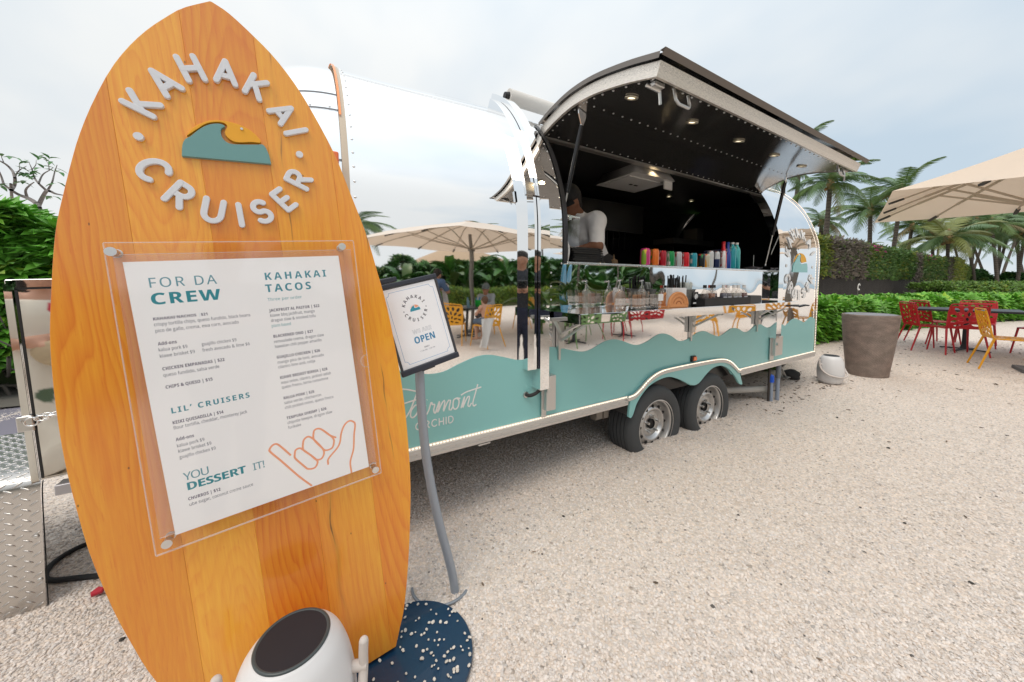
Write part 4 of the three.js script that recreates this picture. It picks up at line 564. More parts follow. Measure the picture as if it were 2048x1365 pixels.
// ---------------------------------------------------------------- bin, pipes, rock
{
  const bx = 6.76, bz = -1.56, by = groundY(bx, bz) - .01;
  const t = thing('concrete_bin', 'large round brown concrete bin with a dark lid ring', 'bin', [bx, by, bz]);
  const bt = dataTex(512, 512, (i, j, c) => { const u = i / 512, v = j / 512; const n = .55 * fbm(u * 13, v * 13, 1, 5), f = nz(u * 120, v * 120, 2), h = Math.sin((u * 1.2 + v) * 260) * (nz(u * 6, v * 6, 7) > -.1 ? 1 : .2); let b = 126 + n * 62 + f * 16 + h * 5; const tn = .5 + .5 * nz(u * 4, v * 3, 12); c[0] = b * (1.0 + .06 * tn); c[1] = b * (.925 - .02 * tn); c[2] = b * (.865 - .03 * tn); }, true);
  const bp = dataTex(512, 512, (i, j, c) => { const u = i / 512, v = j / 512; c[0] = c[1] = c[2] = 128 + 55 * Math.sin((u * 1.2 + v) * 260) + 50 * nz(u * 140, v * 140, 2); });
  part('body', lathe(smooth([[.215, 0], [.228, .14], [.252, .36], [.272, .57], [.285, .74], [.291, .835]], 30).concat([[.291, .852], [.284, .858], [.262, .858], [.262, .70]]), 72), std([1.0, 1.0, 1.0], .85, 0, { map: bt, bumpMap: bp, bumpScale: .0025 }), t);
  part('lid_ring', lathe([[.262, .852], [.262, .860], [.24, .866], [.20, .862], [.16, .845], [.12, .80]], 64), std([.26, .27, .30], .45, .2), t);
  part('bin_liner', lathe([[0, .6], [.12, .6], [.125, .80]], 32), black, t);
  const p1 = thing('water_pipe', 'grey upright pipe with bright blue cap beneath the trailer end', 'pipe', [4.40, 0, -1.76]);
  part('pipe', bar([0, 0, 0], [-.012, .30, 0], .018, .018, 14), std([.30, .36, .46], .5), p1); part('cap', [bar([-.012, .215, 0], [-.014, .275, .0], .028, .028, 14), new THREE.SphereGeometry(.028, 14, 8).translate(-.014, .275, 0)], std([.0, .09, .62], .4), p1); part('strap', bar([.016, .11, 0], [.17, .10, .02], .004), black, p1); part('post', bar([-.035, 0, -.01], [-.035, .36, -.01], .013), std([.06, .05, .045], .8), p1);
  const p2 = thing('conduit_pipe', 'plain grey upright conduit next to the blue-capped pipe', 'pipe', [4.50, 0, -1.74]);
  part('pipe', bar([0, 0, 0], [0, .40, 0], .019, .019, 14), std([.28, .33, .42], .5), p2); part('sleeve', bar([0, .25, 0], [0, .40, 0], .024, .024, 14), std([.16, .18, .20], .5), p2);
  const p3 = thing('drain_pipe', 'white plastic drain pipe with elbow lying behind the rear wheel', 'pipe', [4.0, .09, -1.95]);
  part('run', bar([-.25, .05, -.1], [.40, .02, .10], .035, .035, 16), std([.50, .48, .45], .6), p3); each('elbow', [tube([[.36, .022, .09], [.43, .018, .115], [.455, -.01, .12], [.455, -.09, .12]], .037, 20, 14), bar([.385, .02, .095], [.40, .02, .10], .046, .046, 16)], std([.50, .48, .45], .6), p3);
  const rk = part('dark_rock', (() => { const g = new THREE.IcosahedronGeometry(.10, 3); const p = g.attributes.position; for (let i = 0; i < p.count; i++) { const v = V(p.getX(i), p.getY(i), p.getZ(i)); const k = 1 + .3 * nz(v.x * 14, v.y * 14, v.z * 14); p.setXYZ(i, v.x * k * 1.2, v.y * k * .7, v.z * k); } g.computeVertexNormals(); return g; })(), std([.035, .034, .034], .9), scene); rk.name = 'dark_rock'; rk.position.set(5.70, .05, -2.05); tag(rk, 'black lava rock lying under the rear end of the trailer', 'rock');
}
// ---------------------------------------------------------------- goods on the sill and the counter
{
  const FZ = -1.80, FY = 1.443;
  const canG = r => [lathe([[0, 0], [r * .78, 0], [r * .86, .004], [r, .012], [r, .106], [r * .97, .114], [r * .83, .1215], [r * .83, .1245], [r * .79, .1245], [r * .78, .121], [0, .121]], 28)];
  const label = (base, draw) => canvasTex(192, 128, g => { g.fillStyle = base; g.fillRect(0, 0, 192, 128); for (const k of [0, 1]) { g.save(); g.translate(48 + 96 * k, 0); draw(g); g.restore(); } });
  const vert = (s, col, sz = 34, x = 0) => g => { g.save(); g.translate(x, 64); g.rotate(-Math.PI / 2); g.fillStyle = col; g.textAlign = 'center'; g.textBaseline = 'middle'; g.font = 'bold ' + sz + 'px sans-serif'; g.fillText(s, 0, 0); g.restore(); };
  const blob = (l) => g => { for (const [c, x, y, r, e] of l) { g.fillStyle = c; g.beginPath(); g.ellipse(x, y, r, r * (e || 1), .3, 0, 7); g.fill(); } };
  const cans = [
    ['pink fruit juice can, leftmost on the serving sill', 2.285, .036, '#d93f86', g => { blob([['#f3c9a8', 0, 14, 60, .3], ['#8fb83a', 12, 86, 16, 1], ['#f0d23c', 22, 70, 10, 1], ['#b22a72', -18, 60, 22, 1]])(g); }],
    ['orange juice can with green lettering, second from the left on the sill', 2.395, .034, '#ef7d2e', g => { blob([['#f6cf9f', 0, 12, 60, .25]])(g); vert('GUAVA', '#3f8f3a', 24)(g); }],
    ['dark red soda can with white script between orange and green cans', 2.495, .033, '#b5122e', vert('Dr Pepper', '#f0d8dc', 22)],
    ['bright green soda can on the serving sill', 2.60, .033, '#0d9a50', vert('Sprite', '#f2f7f2', 32)],
    ['silver soda can between the green can and the red can', 2.70, .033, '#c9cbd0', vert('Coke', '#c03040', 32)],
    ['red cola can with white lettering right of the silver can', 2.805, .033, '#e01a2d', vert('Coca-Cola', '#ffffff', 26)],
    ['turquoise can of iced tea right of the red cola can', 2.92, .033, '#2aa6ba', g => { vert('Tea', '#e8f6f4', 34)(g); blob([['#c7e4a0', -26, 110, 9], ['#f1f3d0', 24, 20, 8]])(g); }],
    ['black can with orange flowers right of the turquoise can', 3.04, .033, '#23262c', blob([['#ee8a1d', -20, 92, 18], ['#f0b020', 12, 106, 16], ['#d43f2a', 6, 60, 14], ['#e8e2cf', -8, 20, 22, .6], ['#3a9a54', 24, 70, 10]])],
    ['small pale can with coloured fruit beside the black flowered can', 3.12, .033, '#d9d3bd', blob([['#2f9f9c', -18, 80, 16], ['#e9a92a', 10, 96, 15], ['#d95038', 14, 56, 12], ['#4fa046', -16, 40, 12]])]
  ];
  cans.forEach(([l, x, r, base, draw]) => { const t = thing('drink_can', l, 'drink can', [x, FY, FZ]); t.scale.setScalar(x < 2.45 ? 1.06 : 1); part('body', canG(r), phys([1, 1, 1], .28, .35, { map: label(base, draw), clearcoat: .5 }), t); part('lid', [new THREE.CylinderGeometry(r * .79, r * .79, .002, 24).translate(0, .122, 0), new THREE.TorusGeometry(.008, .0014, 6, 12).rotateX(1.57).translate(.006, .1245, 0)], chromeDull, t); });
  for (const [l, x, base, low] of [['tall white energy drink can with a red stripe', 3.185, '#dfe1e4', '#e9eaec'], ['tall white and navy energy drink can left of the red bottle', 3.285, '#dcdfe4', '#1a2a5a']]) { const t = thing('drink_can', l, 'drink can', [x, FY, FZ]); t.scale.set(.9, 1.24, .9); part('body', canG(.031), phys([1, 1, 1], .3, .3, { map: label(base, g => { g.fillStyle = low; g.fillRect(-48, 82, 96, 46); blob([['#d22a35', 16, 30, 8, 3]])(g); vert('club', '#3a4260', 20, -10)(g); }), clearcoat: .5 }), t); part('lid', new THREE.CylinderGeometry(.025, .025, .002, 24).translate(0, .122, 0), chromeDull, t); }
  const bot = (l, x, pr, tex, cap, m = {}) => { const t = thing('drink_bottle', l, 'drink bottle', [x, FY, FZ]); part('body', lathe(pr, 32), phys([1, 1, 1], .25, .3, { map: tex, clearcoat: .6, ...m }), t); part('cap', cap[0], cap[1], t); };
  const slim = smooth([[.001, 0], [.028, .001], [.031, .012], [.031, .11], [.028, .145], [.017, .19], [.0145, .225], [.0145, .236]], 30);
  const cp = (r, y, c) => [new THREE.CylinderGeometry(r, r, .018, 20).translate(0, y, 0), std(c, .4, .3)];
  bot('red aluminium cola bottle standing behind the white cans', 3.40, slim, label('#d8152a', g => { g.fillStyle = '#f3f1f1'; g.fillRect(-40, 46, 80, 52); vert('Cola', '#c01a2a', 26)(g); }), cp(.0155, .245, [.55, .01, .02]));
  bot('dark blue aluminium beer bottle right of the red bottle', 3.475, slim, label('#153f9e', g => { vert('BUD', '#e8edf7', 30)(g); blob([['#e9eef5', 0, 90, 14]])(g); }), cp(.0155, .245, [.01, .04, .25]));
  const wat = smooth([[.001, 0], [.031, .001], [.034, .01], [.034, .16], [.030, .195], [.018, .222], [.015, .238]], 30);
  bot('turquoise water bottle with white upright lettering and white cap', 3.555, wat, label('#159fae', vert('WAIAKEA', '#eef8f8', 24)), cp(.017, .248, [.75, .75, .74]));
  bot('pale turquoise water bottle with white cap, rightmost on the sill', 3.635, wat, label('#47b9bb', g => { blob([['#bfe6e4', -10, 60, 22, 2], ['#0f8f9a', 16, 96, 16, 1.6]])(g); }), cp(.017, .248, [.75, .75, .74]));

  // inside the window: stack of black folders, clear stand, paper
  for (let i = 0; i < 7; i++) { const t = thing('order_folder', 'slim black folder in the stack on the window sill by the cook', 'folder', [1.69 + rr(-.012, .012), FY + .004 + i * .0155, -1.87 + rr(-.01, .01)], rr(-.06, .06), 'black folders stacked on the sill'); each('cover', [rbox(.27, .0045, .15, .002, 0, 0, 0), rbox(.27, .0045, .15, .002, 0, .0085, 0), new THREE.CylinderGeometry(.0065, .0065, .15, 10, 1, false).rotateX(1.57).translate(.134, .0042, 0)], black, t); part('papers', box(.24, .003, .135, -.01, .0042, 0), std([.12, .12, .12], .6), t); }
  { const t = thing('clear_stand', 'clear acrylic stand with metal clip at the left end of the window', 'acrylic stand', [1.545, FY, -1.80], .15); part('pane', box(.14, .20, .003, 0, .20, 0), clearPane, t); part('clip_bar', [rbox(.14, .014, .012, .003, 0, .305, .002), new THREE.CylinderGeometry(.016, .016, .02, 12).rotateX(1.57).translate(-.045, .29, .01)], chromeDull, t); part('support', [tube([[-.055, 0, 0], [-.052, .08, .012], [-.062, .15, .0], [-.07, .20, 0]], .0095, 24, 8)], std([.65, .65, .65], .4), t); }
  { const t = thing('receipt_spike', 'thin receipt spike with crumpled papers at the right end of the sill', 'receipt spike', [4.02, FY, -1.82]); part('spike', [bar([0, 0, 0], [0, .155, 0], .003), new THREE.CylinderGeometry(.05, .05, .006, 20).translate(0, .003, 0)], steel, t); each('paper', [0, 1, 2, 3].map(i => grid(6, 6, (u, v) => [(u - .5) * .20 + rr(-.004, .004), .012 + i * .005 + .008 * nz(u * 3, v * 3, i * 2.3) + .012 * Math.abs(u - .5), (v - .5) * .10])), std([.60, .58, .62], .8), t); }
  for (const [x, z, y] of [[2.10, -2.2, 0], [2.32, -2.22, .02]]) { const t = thing('sauce_dispenser', 'tan squeeze bottle standing in the dark kitchen left of the cans', 'squeeze bottle', [x - .1, 1.415, z + .16], 0, 'squeeze bottles inside the kitchen'); part('body', lathe(smooth([[.001, 0], [.033, .002], [.034, .07], [.028, .085], [.010, .092], [.004, .13]], 24), 20), std([.22, .13, .06], .5), t); }

  // on the fold-down counter
  const CY = 1.138, CZ = -1.475;
  const bottleG = (s) => lathe(smooth([[.001, 0], [.024, .001], [.0255, .01], [.0255, .055], [.021, .085], [.0115, .108], [.0105, .122]], 26), 24);
  { const fl = [[1.70, -1.50], [1.80, -1.47], [1.88, -1.50], [1.97, -1.47]]; fl.forEach(([x, z], i) => { const t = thing('glass_tumbler', ['cut glass tumbler at the left end of the counter', 'cut glass tumbler holding brown sugar packets', 'cut glass tumbler holding pinkish sugar packets', 'cut glass tumbler with a paper label, nearest the napkins'][i], 'glass', [x, CY, z]); part('glass', [lathe([[0, .004], [.038, .004], [.044, .02], [.046, .112], [.0435, .112], [.0415, .02], [.036, .012], [0, .012]], 12)], phys([.97, .96, .95], .03, 0, { transmission: 1, thickness: 0, ior: 1.5 }), t); part('cut_band', lathe([[.0445, .03], [.0468, .04], [.0445, .05], [.0468, .06], [.0445, .07]], 12), phys([.95, .93, .92], .08, 0, { transmission: .8, thickness: 0 }), t); if (i) each('packet', [0, 1, 2, 3, 4].map(k => box(.045, .075, .002, 0, .055, -.016 + k * .008).rotateY(k * .2)), std([[.45, .25, .13], [.50, .33, .26], [.45, .42, .40]][i - 1], .8), t); if (i === 3) part('label', box(.05, .045, .001, .0, .075, .047), std([.7, .7, .7], .7), t); }); }
  for (const [x, l] of [[1.76, 'glass pump bottle with metal head behind the tumblers, left one'], [1.98, 'glass pump bottle with metal head behind the tumblers, right one']]) { const t = thing('pump_bottle', l, 'pump bottle', [x, CY, -1.58]); part('body', lathe(smooth([[.001, 0], [.03, .001], [.032, .09], [.02, .12], [.012, .13]], 20), 20), phys([.9, .88, .85], .05, 0, { transmission: .9, thickness: 0 }), t); part('pump', [bar([0, .13, 0], [0, .15, 0], .014), bar([0, .15, 0], [0, .185, 0], .006), bar([-.035, .182, .01], [.01, .186, 0], .006)], chromeDull, t); }
  { const t = thing('napkin_holder', 'carved round-topped wooden napkin holder with white napkins', 'napkin holder', [2.185, CY, CZ], -.18); const half = r => [...[...Array(25)].map((_, i) => { const a = i / 24 * Math.PI; return [Math.cos(a) * r, .02 + Math.sin(a) * r]; }), [-r, 0], [r, 0]]; const wd = std([.62, .27, .105], .55);
    const sl = (z) => { part('side', [ext(half(.088), .010, .002).translate(0, 0, z), new THREE.TorusGeometry(.080, .006, 8, 30, Math.PI).translate(0, .02, z + .012), new THREE.TorusGeometry(.058, .0035, 6, 26, Math.PI).translate(0, .02, z + .0115), box(.16, .010, .006, 0, .012, z + .012)], wd, t); }; sl(.03); sl(-.05);
    part('base_bar', box(.16, .008, .09, 0, .004, -.006), wd, t); const pts = []; for (let a = .25; a < 2.95; a += .24) for (const r of [.022, .046]) pts.push(new THREE.SphereGeometry(.0045, 6, 4).translate(Math.cos(a) * r, .022 + Math.sin(a) * r, .041)); stuff(part('carving', pts, std([.34, .12, .04], .7), t));
    each('napkin', [...Array(6)].map((_, i) => box(.125, .128, .007, .028 + rr(-.004, .004), .070, -.034 + i * .0095)), std([.74, .74, .75], .85), t); }
  { const gt = dataTex(128, 128, (i, j, c) => { const n = nz(i * .12, j * .12, 2) * .5 + nz(i * .31, j * .31, 4) * .4; const b = 128 + n * 60; c[0] = b; c[1] = b * 1.01; c[2] = b * 1.0; }, true);
    const t = thing('galvanised_tub', 'grey galvanised metal tub holding straws and wrapped cutlery', 'tub', [2.385, CY, -1.565]); part('tub', [lathe([[0, .002], [.055, .002], [.072, .115], [.075, .118], [.073, .121], [.069, .116]], 28).scale(2.15, 1, 1.05)], std([.80, .80, .80], .5, .5, { map: gt }), t); part('badge', [box(.066, .095, .003, .085, .055, .070)], blackGloss, t); part('badge_print', [new THREE.CylinderGeometry(.021, .021, .001, 24).rotateX(1.57).translate(.092, .068, .0725), box(.058, .012, .001, .085, .020, .0725)], std([.75, .75, .75], .6), t);
    for (let i = 0; i < 26; i++) { const s = part('straw', bar([0, 0, 0], [rr(-.02, .02), rr(.19, .22), rr(-.01, .01)], .0042, .0042, 7), black, scene); s.name = numbered('straw'); const left = i < 16; s.position.set(2.385 + (left ? rr(-.13, -.045) : rr(-.02, .035)), CY + .01, -1.565 + rr(-.04, .04)); tag(s, 'black drinking straw in the galvanised tub', 'straw', 'black straws in the tub'); }
    for (let i = 0; i < 8; i++) { const s = part('wrapped_cutlery', [ext([[-.012, 0], [.012, 0], [.016, .07], [.010, .085], [-.010, .085], [-.016, .07]], .006, .001).translate(0, .07, 0), bar([0, 0, 0], [0, .08, 0], .003)], std([.62, .66, .63], .5), scene); s.name = numbered('wrapped_cutlery'); s.position.set(2.385 + rr(.04, .12), CY + .02, -1.565 + rr(-.03, .03)); s.rotation.set(rr(-.1, .1), rr(0, 3), rr(-.3, .2)); tag(s, 'white wrapped plastic cutlery standing in the galvanised tub', 'cutlery', 'cutlery in the tub'); } }
  { const t = thing('sauce_tray', 'long black tray for sauce bottles on the counter', 'tray', [2.80, CY, -1.49]); part('tray', [box(.64, .006, .12, 0, .004, 0), box(.64, .055, .005, 0, .028, .06), box(.64, .055, .005, 0, .028, -.06), box(.005, .055, .12, -.32, .028, 0), box(.005, .055, .12, .32, .028, 0)], black, t);
    const S = [[2.545, [.05, .02, .015], 0, 'dark sauce bottle with black cap, leftmost in the tray', -1.47], [2.635, [.30, .09, .015], 0, 'amber sauce bottle with black cap, second in the tray', -1.47], [2.70, [.42, .06, .01], 2, 'red sauce bottle behind the amber one in the tray', -1.52], [2.755, [.08, .04, .05], 0, 'dark brown sauce bottle in the tray behind the two white-capped bottles', -1.52], [2.80, [.03, .035, .09], 1, 'bluish dark sauce bottle with wide white cap in the tray', -1.47], [2.865, [.05, .04, .07], 1, 'purple dark sauce bottle with white cap, middle of the tray', -1.47], [2.905, [.45, .06, .01], 2, 'bright red sauce bottle with red neck at the back of the tray', -1.52], [2.955, [.35, .34, .32], 1, 'pale sauce bottle with white cap right of the red one', -1.47], [3.02, [.40, .38, .36], 1, 'pale sauce bottle with white cap, second from the right in the tray', -1.47], [3.09, [.12, .02, .015], 1, 'dark red sauce bottle with white cap, rightmost in the tray', -1.46]];
    for (const [x, c, cap, l, z] of S) { const b = thing('sauce_bottle', l, 'sauce bottle', [x, CY + .012, z]); part('glass', bottleG(1), phys([.92, .9, .88], .05, 0, { transmission: .9, thickness: 0 }), b); part('sauce', lathe([[0, .003], [.023, .003], [.0235, .075], [0, .078]], 20), std(c, .4), b); if (cap === 1 || cap === 0) part('label', new THREE.CylinderGeometry(.0262, .0262, .032, 24, 1, true, -1, 2).translate(0, .035, 0), std(cap ? [.55, .55, .60] : [.10, .08, .08], .6), b); part('cap', new THREE.CylinderGeometry(.0125, .0135, .022, 18).translate(0, .13, 0), std([[.012, .012, .012], [.72, .72, .72], [.55, .05, .01]][cap], .45), b); } }
  { const t = thing('black_box', 'small dark grey box at the right end of the sauce tray', 'box', [3.24, CY, -1.50]); part('box', rbox(.19, .062, .13, .004, 0, .031, 0), std([.04, .042, .044], .5), t); part('box_lid', box(.18, .002, .12, 0, .063, 0), std([.06, .06, .06], .5), t); }
}
// ---------------------------------------------------------------- chairs, tables, parasols
const lens = (x, y, L, w, a) => [...Array(12)].map((_, i) => { const t = i / 12 * 6.283, u = Math.cos(t) * L / 2, v = Math.sin(t) * w / 2 * Math.pow(Math.abs(Math.sin(t)), .35); return [x + u * Math.cos(a) - v * Math.sin(a), y + u * Math.sin(a) + v * Math.cos(a)]; });
const CH = [[-.145, .325, .10, .052, 2.2], [-.06, .335, .085, .05, 1.75], [.035, .335, .085, .052, 1.45], [.13, .32, .10, .055, .95], [-.155, .225, .09, .045, 2.75], [.158, .22, .085, .045, .4], [-.085, .245, .085, .042, 2.35], [-.012, .255, .08, .038, 1.6], [.072, .24, .09, .045, .8], [-.15, .13, .08, .04, .5], [-.078, .155, .07, .038, 2.9], [0.0, .17, .065, .036, 1.2], [.07, .145, .08, .04, .15], [.15, .125, .075, .042, -.5], [-.10, .07, .09, .036, .25], [.0, .085, .08, .034, 2.7], [.10, .06, .08, .034, -.2]];
function chairGeo() {
  const rnd4 = (w0, w1, h, r) => { const p = [[-w0, 0], [w0, 0]]; for (let i = 0; i <= 6; i++) { const a = i / 6 * Math.PI / 2; p.push([w1 - r + Math.sin(Math.PI / 2 - a) * r, h - r + Math.sin(a) * r]); } for (let i = 0; i <= 6; i++) { const a = i / 6 * Math.PI / 2; p.push([-w1 + r - Math.sin(a) * r, h - r + Math.cos(a) * r]); } return p; };
  const back = ext(rnd4(.205, .225, .395, .05), .006, 0, CH.map(c => lens(...c))).rotateX(-.20).translate(0, .445, -.215);
  const seat = ext(rnd4(.205, .215, .41, .05), .006, 0, CH.map(c => lens(c[0], c[1] * 1.02, c[2], c[3], c[4]))).rotateX(Math.PI / 2).translate(0, .452, -.205);
  const frame = [tube([[-.212, .845, -.295], [-.224, .70, -.265], [-.215, .46, -.215], [-.215, .445, -.15], [-.217, .443, .12], [-.19, .440, .205], [.19, .440, .205], [.217, .443, .12], [.215, .445, -.15], [.215, .46, -.215], [.224, .70, -.265], [.212, .845, -.295]], .0105, 70, 8, false, .25), tube([[-.212, .845, -.295], [-.17, .862, -.298], [.17, .862, -.298], [.212, .845, -.295]], .0105, 24, 8, false, .25)];
  const legs = [[-1, -1], [1, -1], [-1, 1], [1, 1]].map(([sx, sz]) => [bar([sx * .205, .445, sz > 0 ? .18 : -.20], [sx * .245, 0, sz > 0 ? .235 : -.325], .0145, .0105, 10)]);
  return { back, seat, frame, legs };
}
const CG = chairGeo();
const protoChair = {};
const chairCol = { red: [.50, .012, .022], yellow: [.80, .36, .008], green: [.16, .30, .10] };
function chair(kind, label, x, z, turn, group) {
  const y = groundY(x, z);
  if (protoChair[kind]) return copy(protoChair[kind], label, [x, y, z], turn);
  const t = thing('cafe_chair', label, 'chair', [x, y, z], turn, group); const m = phys(chairCol[kind], .38, 0, { clearcoat: .25 });
  part('backrest', CG.back, m, t); part('seat', CG.seat, m, t); part('frame', CG.frame, m, t); CG.legs.forEach(l => part('leg', l, m, t)); return protoChair[kind] = t;
}
const gr = 'cut-out metal chairs of the outdoor tables';
const PI = Math.PI;
chair('red', 'red cut-out metal chair seen from the side, nearest the concrete bin', 9.71, -1.49, .64);
chair('red', 'red cut-out metal chair behind the one nearest the bin, against the hedge', 10.94, -1.58, .8);
chair('red', 'red cut-out metal chair with its back to us in front of the black table', 9.63, -1.15, 2.1);
chair('red', 'red cut-out metal chair on the far side of the black table', 11.05, -1.10, -1.5);
chair('red', 'red cut-out metal chair half hidden behind the yellow chair', 10.55, -.35, -1.9);
chair('yellow', 'yellow cut-out metal chair in full view at the right edge', 8.64, -.54, .32);
chair('yellow', 'yellow cut-out metal chair cut off by the right edge', 9.62, -.14, 2.2);
// seen as reflections in the trailer side
chair('yellow', 'yellow chair on which the bare-backed child sits', 3.2, 2.95, -.25);
chair('yellow', 'yellow chair with a dark bag on it', 2.72, 3.62, .55);
chair('yellow', 'yellow chair under the man in the grey shirt', 4.10, 4.75, PI + .5);
chair('yellow', 'empty yellow chair behind the seated man', 5.6, 5.25, -.5);
chair('yellow', 'empty yellow chair farther off under the parasol', 6.3, 5.9, .3);
chair('yellow', 'yellow chair reflected in the wall below the counter, left', 7.6, .9, .9);
chair('yellow', 'yellow chair reflected in the wall below the counter, right', 8.5, 1.35, 2.6);
chair('yellow', 'yellow chair reflected at the rear of the trailer', 8.9, .65, -2.2);
chair('green', 'green chair near the trailer front, left of its table', 4.5, 2.1, .4);
chair('green', 'green chair near the trailer front, right of its table', 5.6, 2.5, -1.5);
chair('red', 'red chair reflected under the counter, left', 6.3, 2.2, 1.2);
chair('red', 'red chair reflected under the counter, right', 7.2, 2.7, -1.7);
function table(label, x, z, w, d, turn, round) {
  const y = groundY(x, z); const t = thing('cafe_table', label, 'table', [x, y, z], turn); const m = std([.030, .034, .040], .42);
  part('tabletop', round ? [new THREE.CylinderGeometry(w, w, .028, 40).translate(0, .732, 0)] : [rbox(w, .034, d, .006, 0, .728, 0)], m, t); part('column', [bar([0, .03, 0], [0, .715, 0], .038, .034, 18), bar([0, .03, 0], [0, .10, 0], .06, .038, 18)], m, t);
  part('foot', [0, 1, 2, 3].map(k => beam([0, .03, 0], [Math.cos(k * PI / 2 + .4) * .30, .012, Math.sin(k * PI / 2 + .4) * .30], .04, .02)), m, t); return t;
}
table('black square-edged cafe table among the red chairs', 10.22, -1.12, .95, 1.15, .14);
table('dark table cut off by the right edge beside the yellow chair', 9.42, .22, .75, .75, .3);
table('black round table where the family sits, seen in reflection', 3.35, 4.40, .52, 0, 0, true);
table('dark table between the green chairs, seen in reflection', 5.05, 2.35, .5, 0, 0, true);
table('dark table between the red chairs, seen in reflection', 6.75, 2.45, .45, 0, 0, true);

function parasol(label, x, z, turn, s = 3.26, edge = 2.52, peak = 3.30) {
  const t = thing('parasol', label, 'parasol', [x, groundY(x, z), z], turn, 'big square tan parasols'); const h = s / 2, g0 = -groundY(x, z); edge += g0; peak += g0;
  const fab = phys([.74, .60, .475], .95, 0, { transmission: .38, thickness: 0 }), m = std([.46, .40, .33], .6, 0);
  const yAt = (u, v) => { const r = Math.max(Math.abs(u), Math.abs(v)); return lerp(peak, edge, r) - .10 * r * (1 - r) * 4 * .25 - .05 * (1 - Math.min(1, Math.abs(Math.abs(u) - Math.abs(v)) * 0)) * 0; };
  for (let k = 0; k < 4; k++) part('canopy_panel', grid(16, 16, (a, b) => { const r = b, w = (a - .5) * 2 * r; const sag = .05 * r * (1 - Math.pow(a * 2 - 1, 2)); return [w * h, yAt(w, r) - sag * .55, r * h]; }).rotateY(k * PI / 2), fab, t);
  part('canopy_top', [0, 1, 2, 3].map(k => grid(4, 1, (a, b) => [(a - .5) * 2 * .10 * (.2 + b), peak + .05 - b * .03, .10 * (.2 + b)]).rotateY(k * PI / 2)), fab, t);
  const hub = [0, peak - .16, 0], low = [0, edge - .22, 0];
  for (let k = 0; k < 12; k++) {
    const a = k / 12 * 2 * PI; const c = Math.cos(a), q = Math.sin(a), M = Math.max(Math.abs(c), Math.abs(q)); const u = c / M, v = q / M;
    const at = f => [u * f * h, yAt(u * f, v * f) - .045 - .02 * f, v * f * h];
    const rib = part('rib', [beam(hub, at(.72), .030, .034), beam(at(.72), at(.955), .022, .022)], m, t); part('pocket', beam(at(.90), at(.985), .045, .03), std([.05, .048, .045], .7), rib);
    part('strut', beam(low, at(.60), .022, .026), m, t);
  }
  part('mast', [rbox(.085, edge - .25, .085, .012, 0, (edge - .25) / 2, 0), rbox(.07, .62, .07, .01, 0, edge - .0, 0), rbox(.13, .10, .13, .01, 0, edge - .22, 0), new THREE.CylinderGeometry(.10, .10, .08, 16).translate(0, peak - .16, 0)], std([.20, .19, .175], .45, .4), t); part('base', [rbox(.42, .05, .42, .01, 0, .025, 0)], std([.12, .12, .12], .7), t); return t;
}
parasol('big square tan parasol reaching in from the right edge', 8.68, -.28, Math.atan2(.273, .963));
parasol('big square tan parasol over the family table, seen in reflection', 3.82, 5.08, -.312, 5.0, 2.45, 3.5);
parasol('big square tan parasol farther right, seen in reflection', 9.6, 5.4, .2);
parasol('big square tan parasol far behind the red chairs, seen in reflection', 14, 4.2, .5);
// ---------------------------------------------------------------- plants
const leafMat = (c, tr = .22, r = .55) => phys(c, r, 0, { transmission: tr, thickness: 0 });
function blade(L, W, bend, n = 4, tip = .5) { // leaf lying along +x, rising then bending down
  return grid(2, n, (u, v) => { const w = W * Math.pow(Math.sin(Math.PI * Math.min(1, Math.pow(v, tip) * .97 + .03)), .9) * .5; const a = (u - .5) * 2; return [L * v, bend * L * (v - v * v * 1.5) + Math.abs(a) * w * .35, a * w]; });
}
function rosette(n, L, W) { const l = []; for (let i = 0; i < n; i++) { const a = i * 2.4, up = .25 + .9 * (1 - i / n); l.push(blade(L * rr(.8, 1.1), W, .25, 3, .95).rotateZ(up * .75).rotateY(a)); } return merge(l); }
function clump(n, s) { const l = []; for (let i = 0; i < n; i++) { l.push(blade(s * rr(.7, 1.2), s * .5, .2, 2, .8).rotateZ(rr(-.5, 1.3)).rotateY(rr(0, 6.28)).translate(rr(-s, s) * .8, rr(-s, s) * .8, rr(-s, s) * .8)); } return merge(l); }
const ros = [rosette(10, .125, .055), rosette(12, .13, .05)];
const smallClump = clump(16, .085);
const gcol = (l, dl, yel = 0) => { const k = rr(1 - dl, 1 + dl), y = rnd() < yel ? rr(.4, 1) : 0; return new THREE.Color().setRGB((l[0] + .16 * y) * k, (l[1] + .10 * y) * k, l[2] * k); };
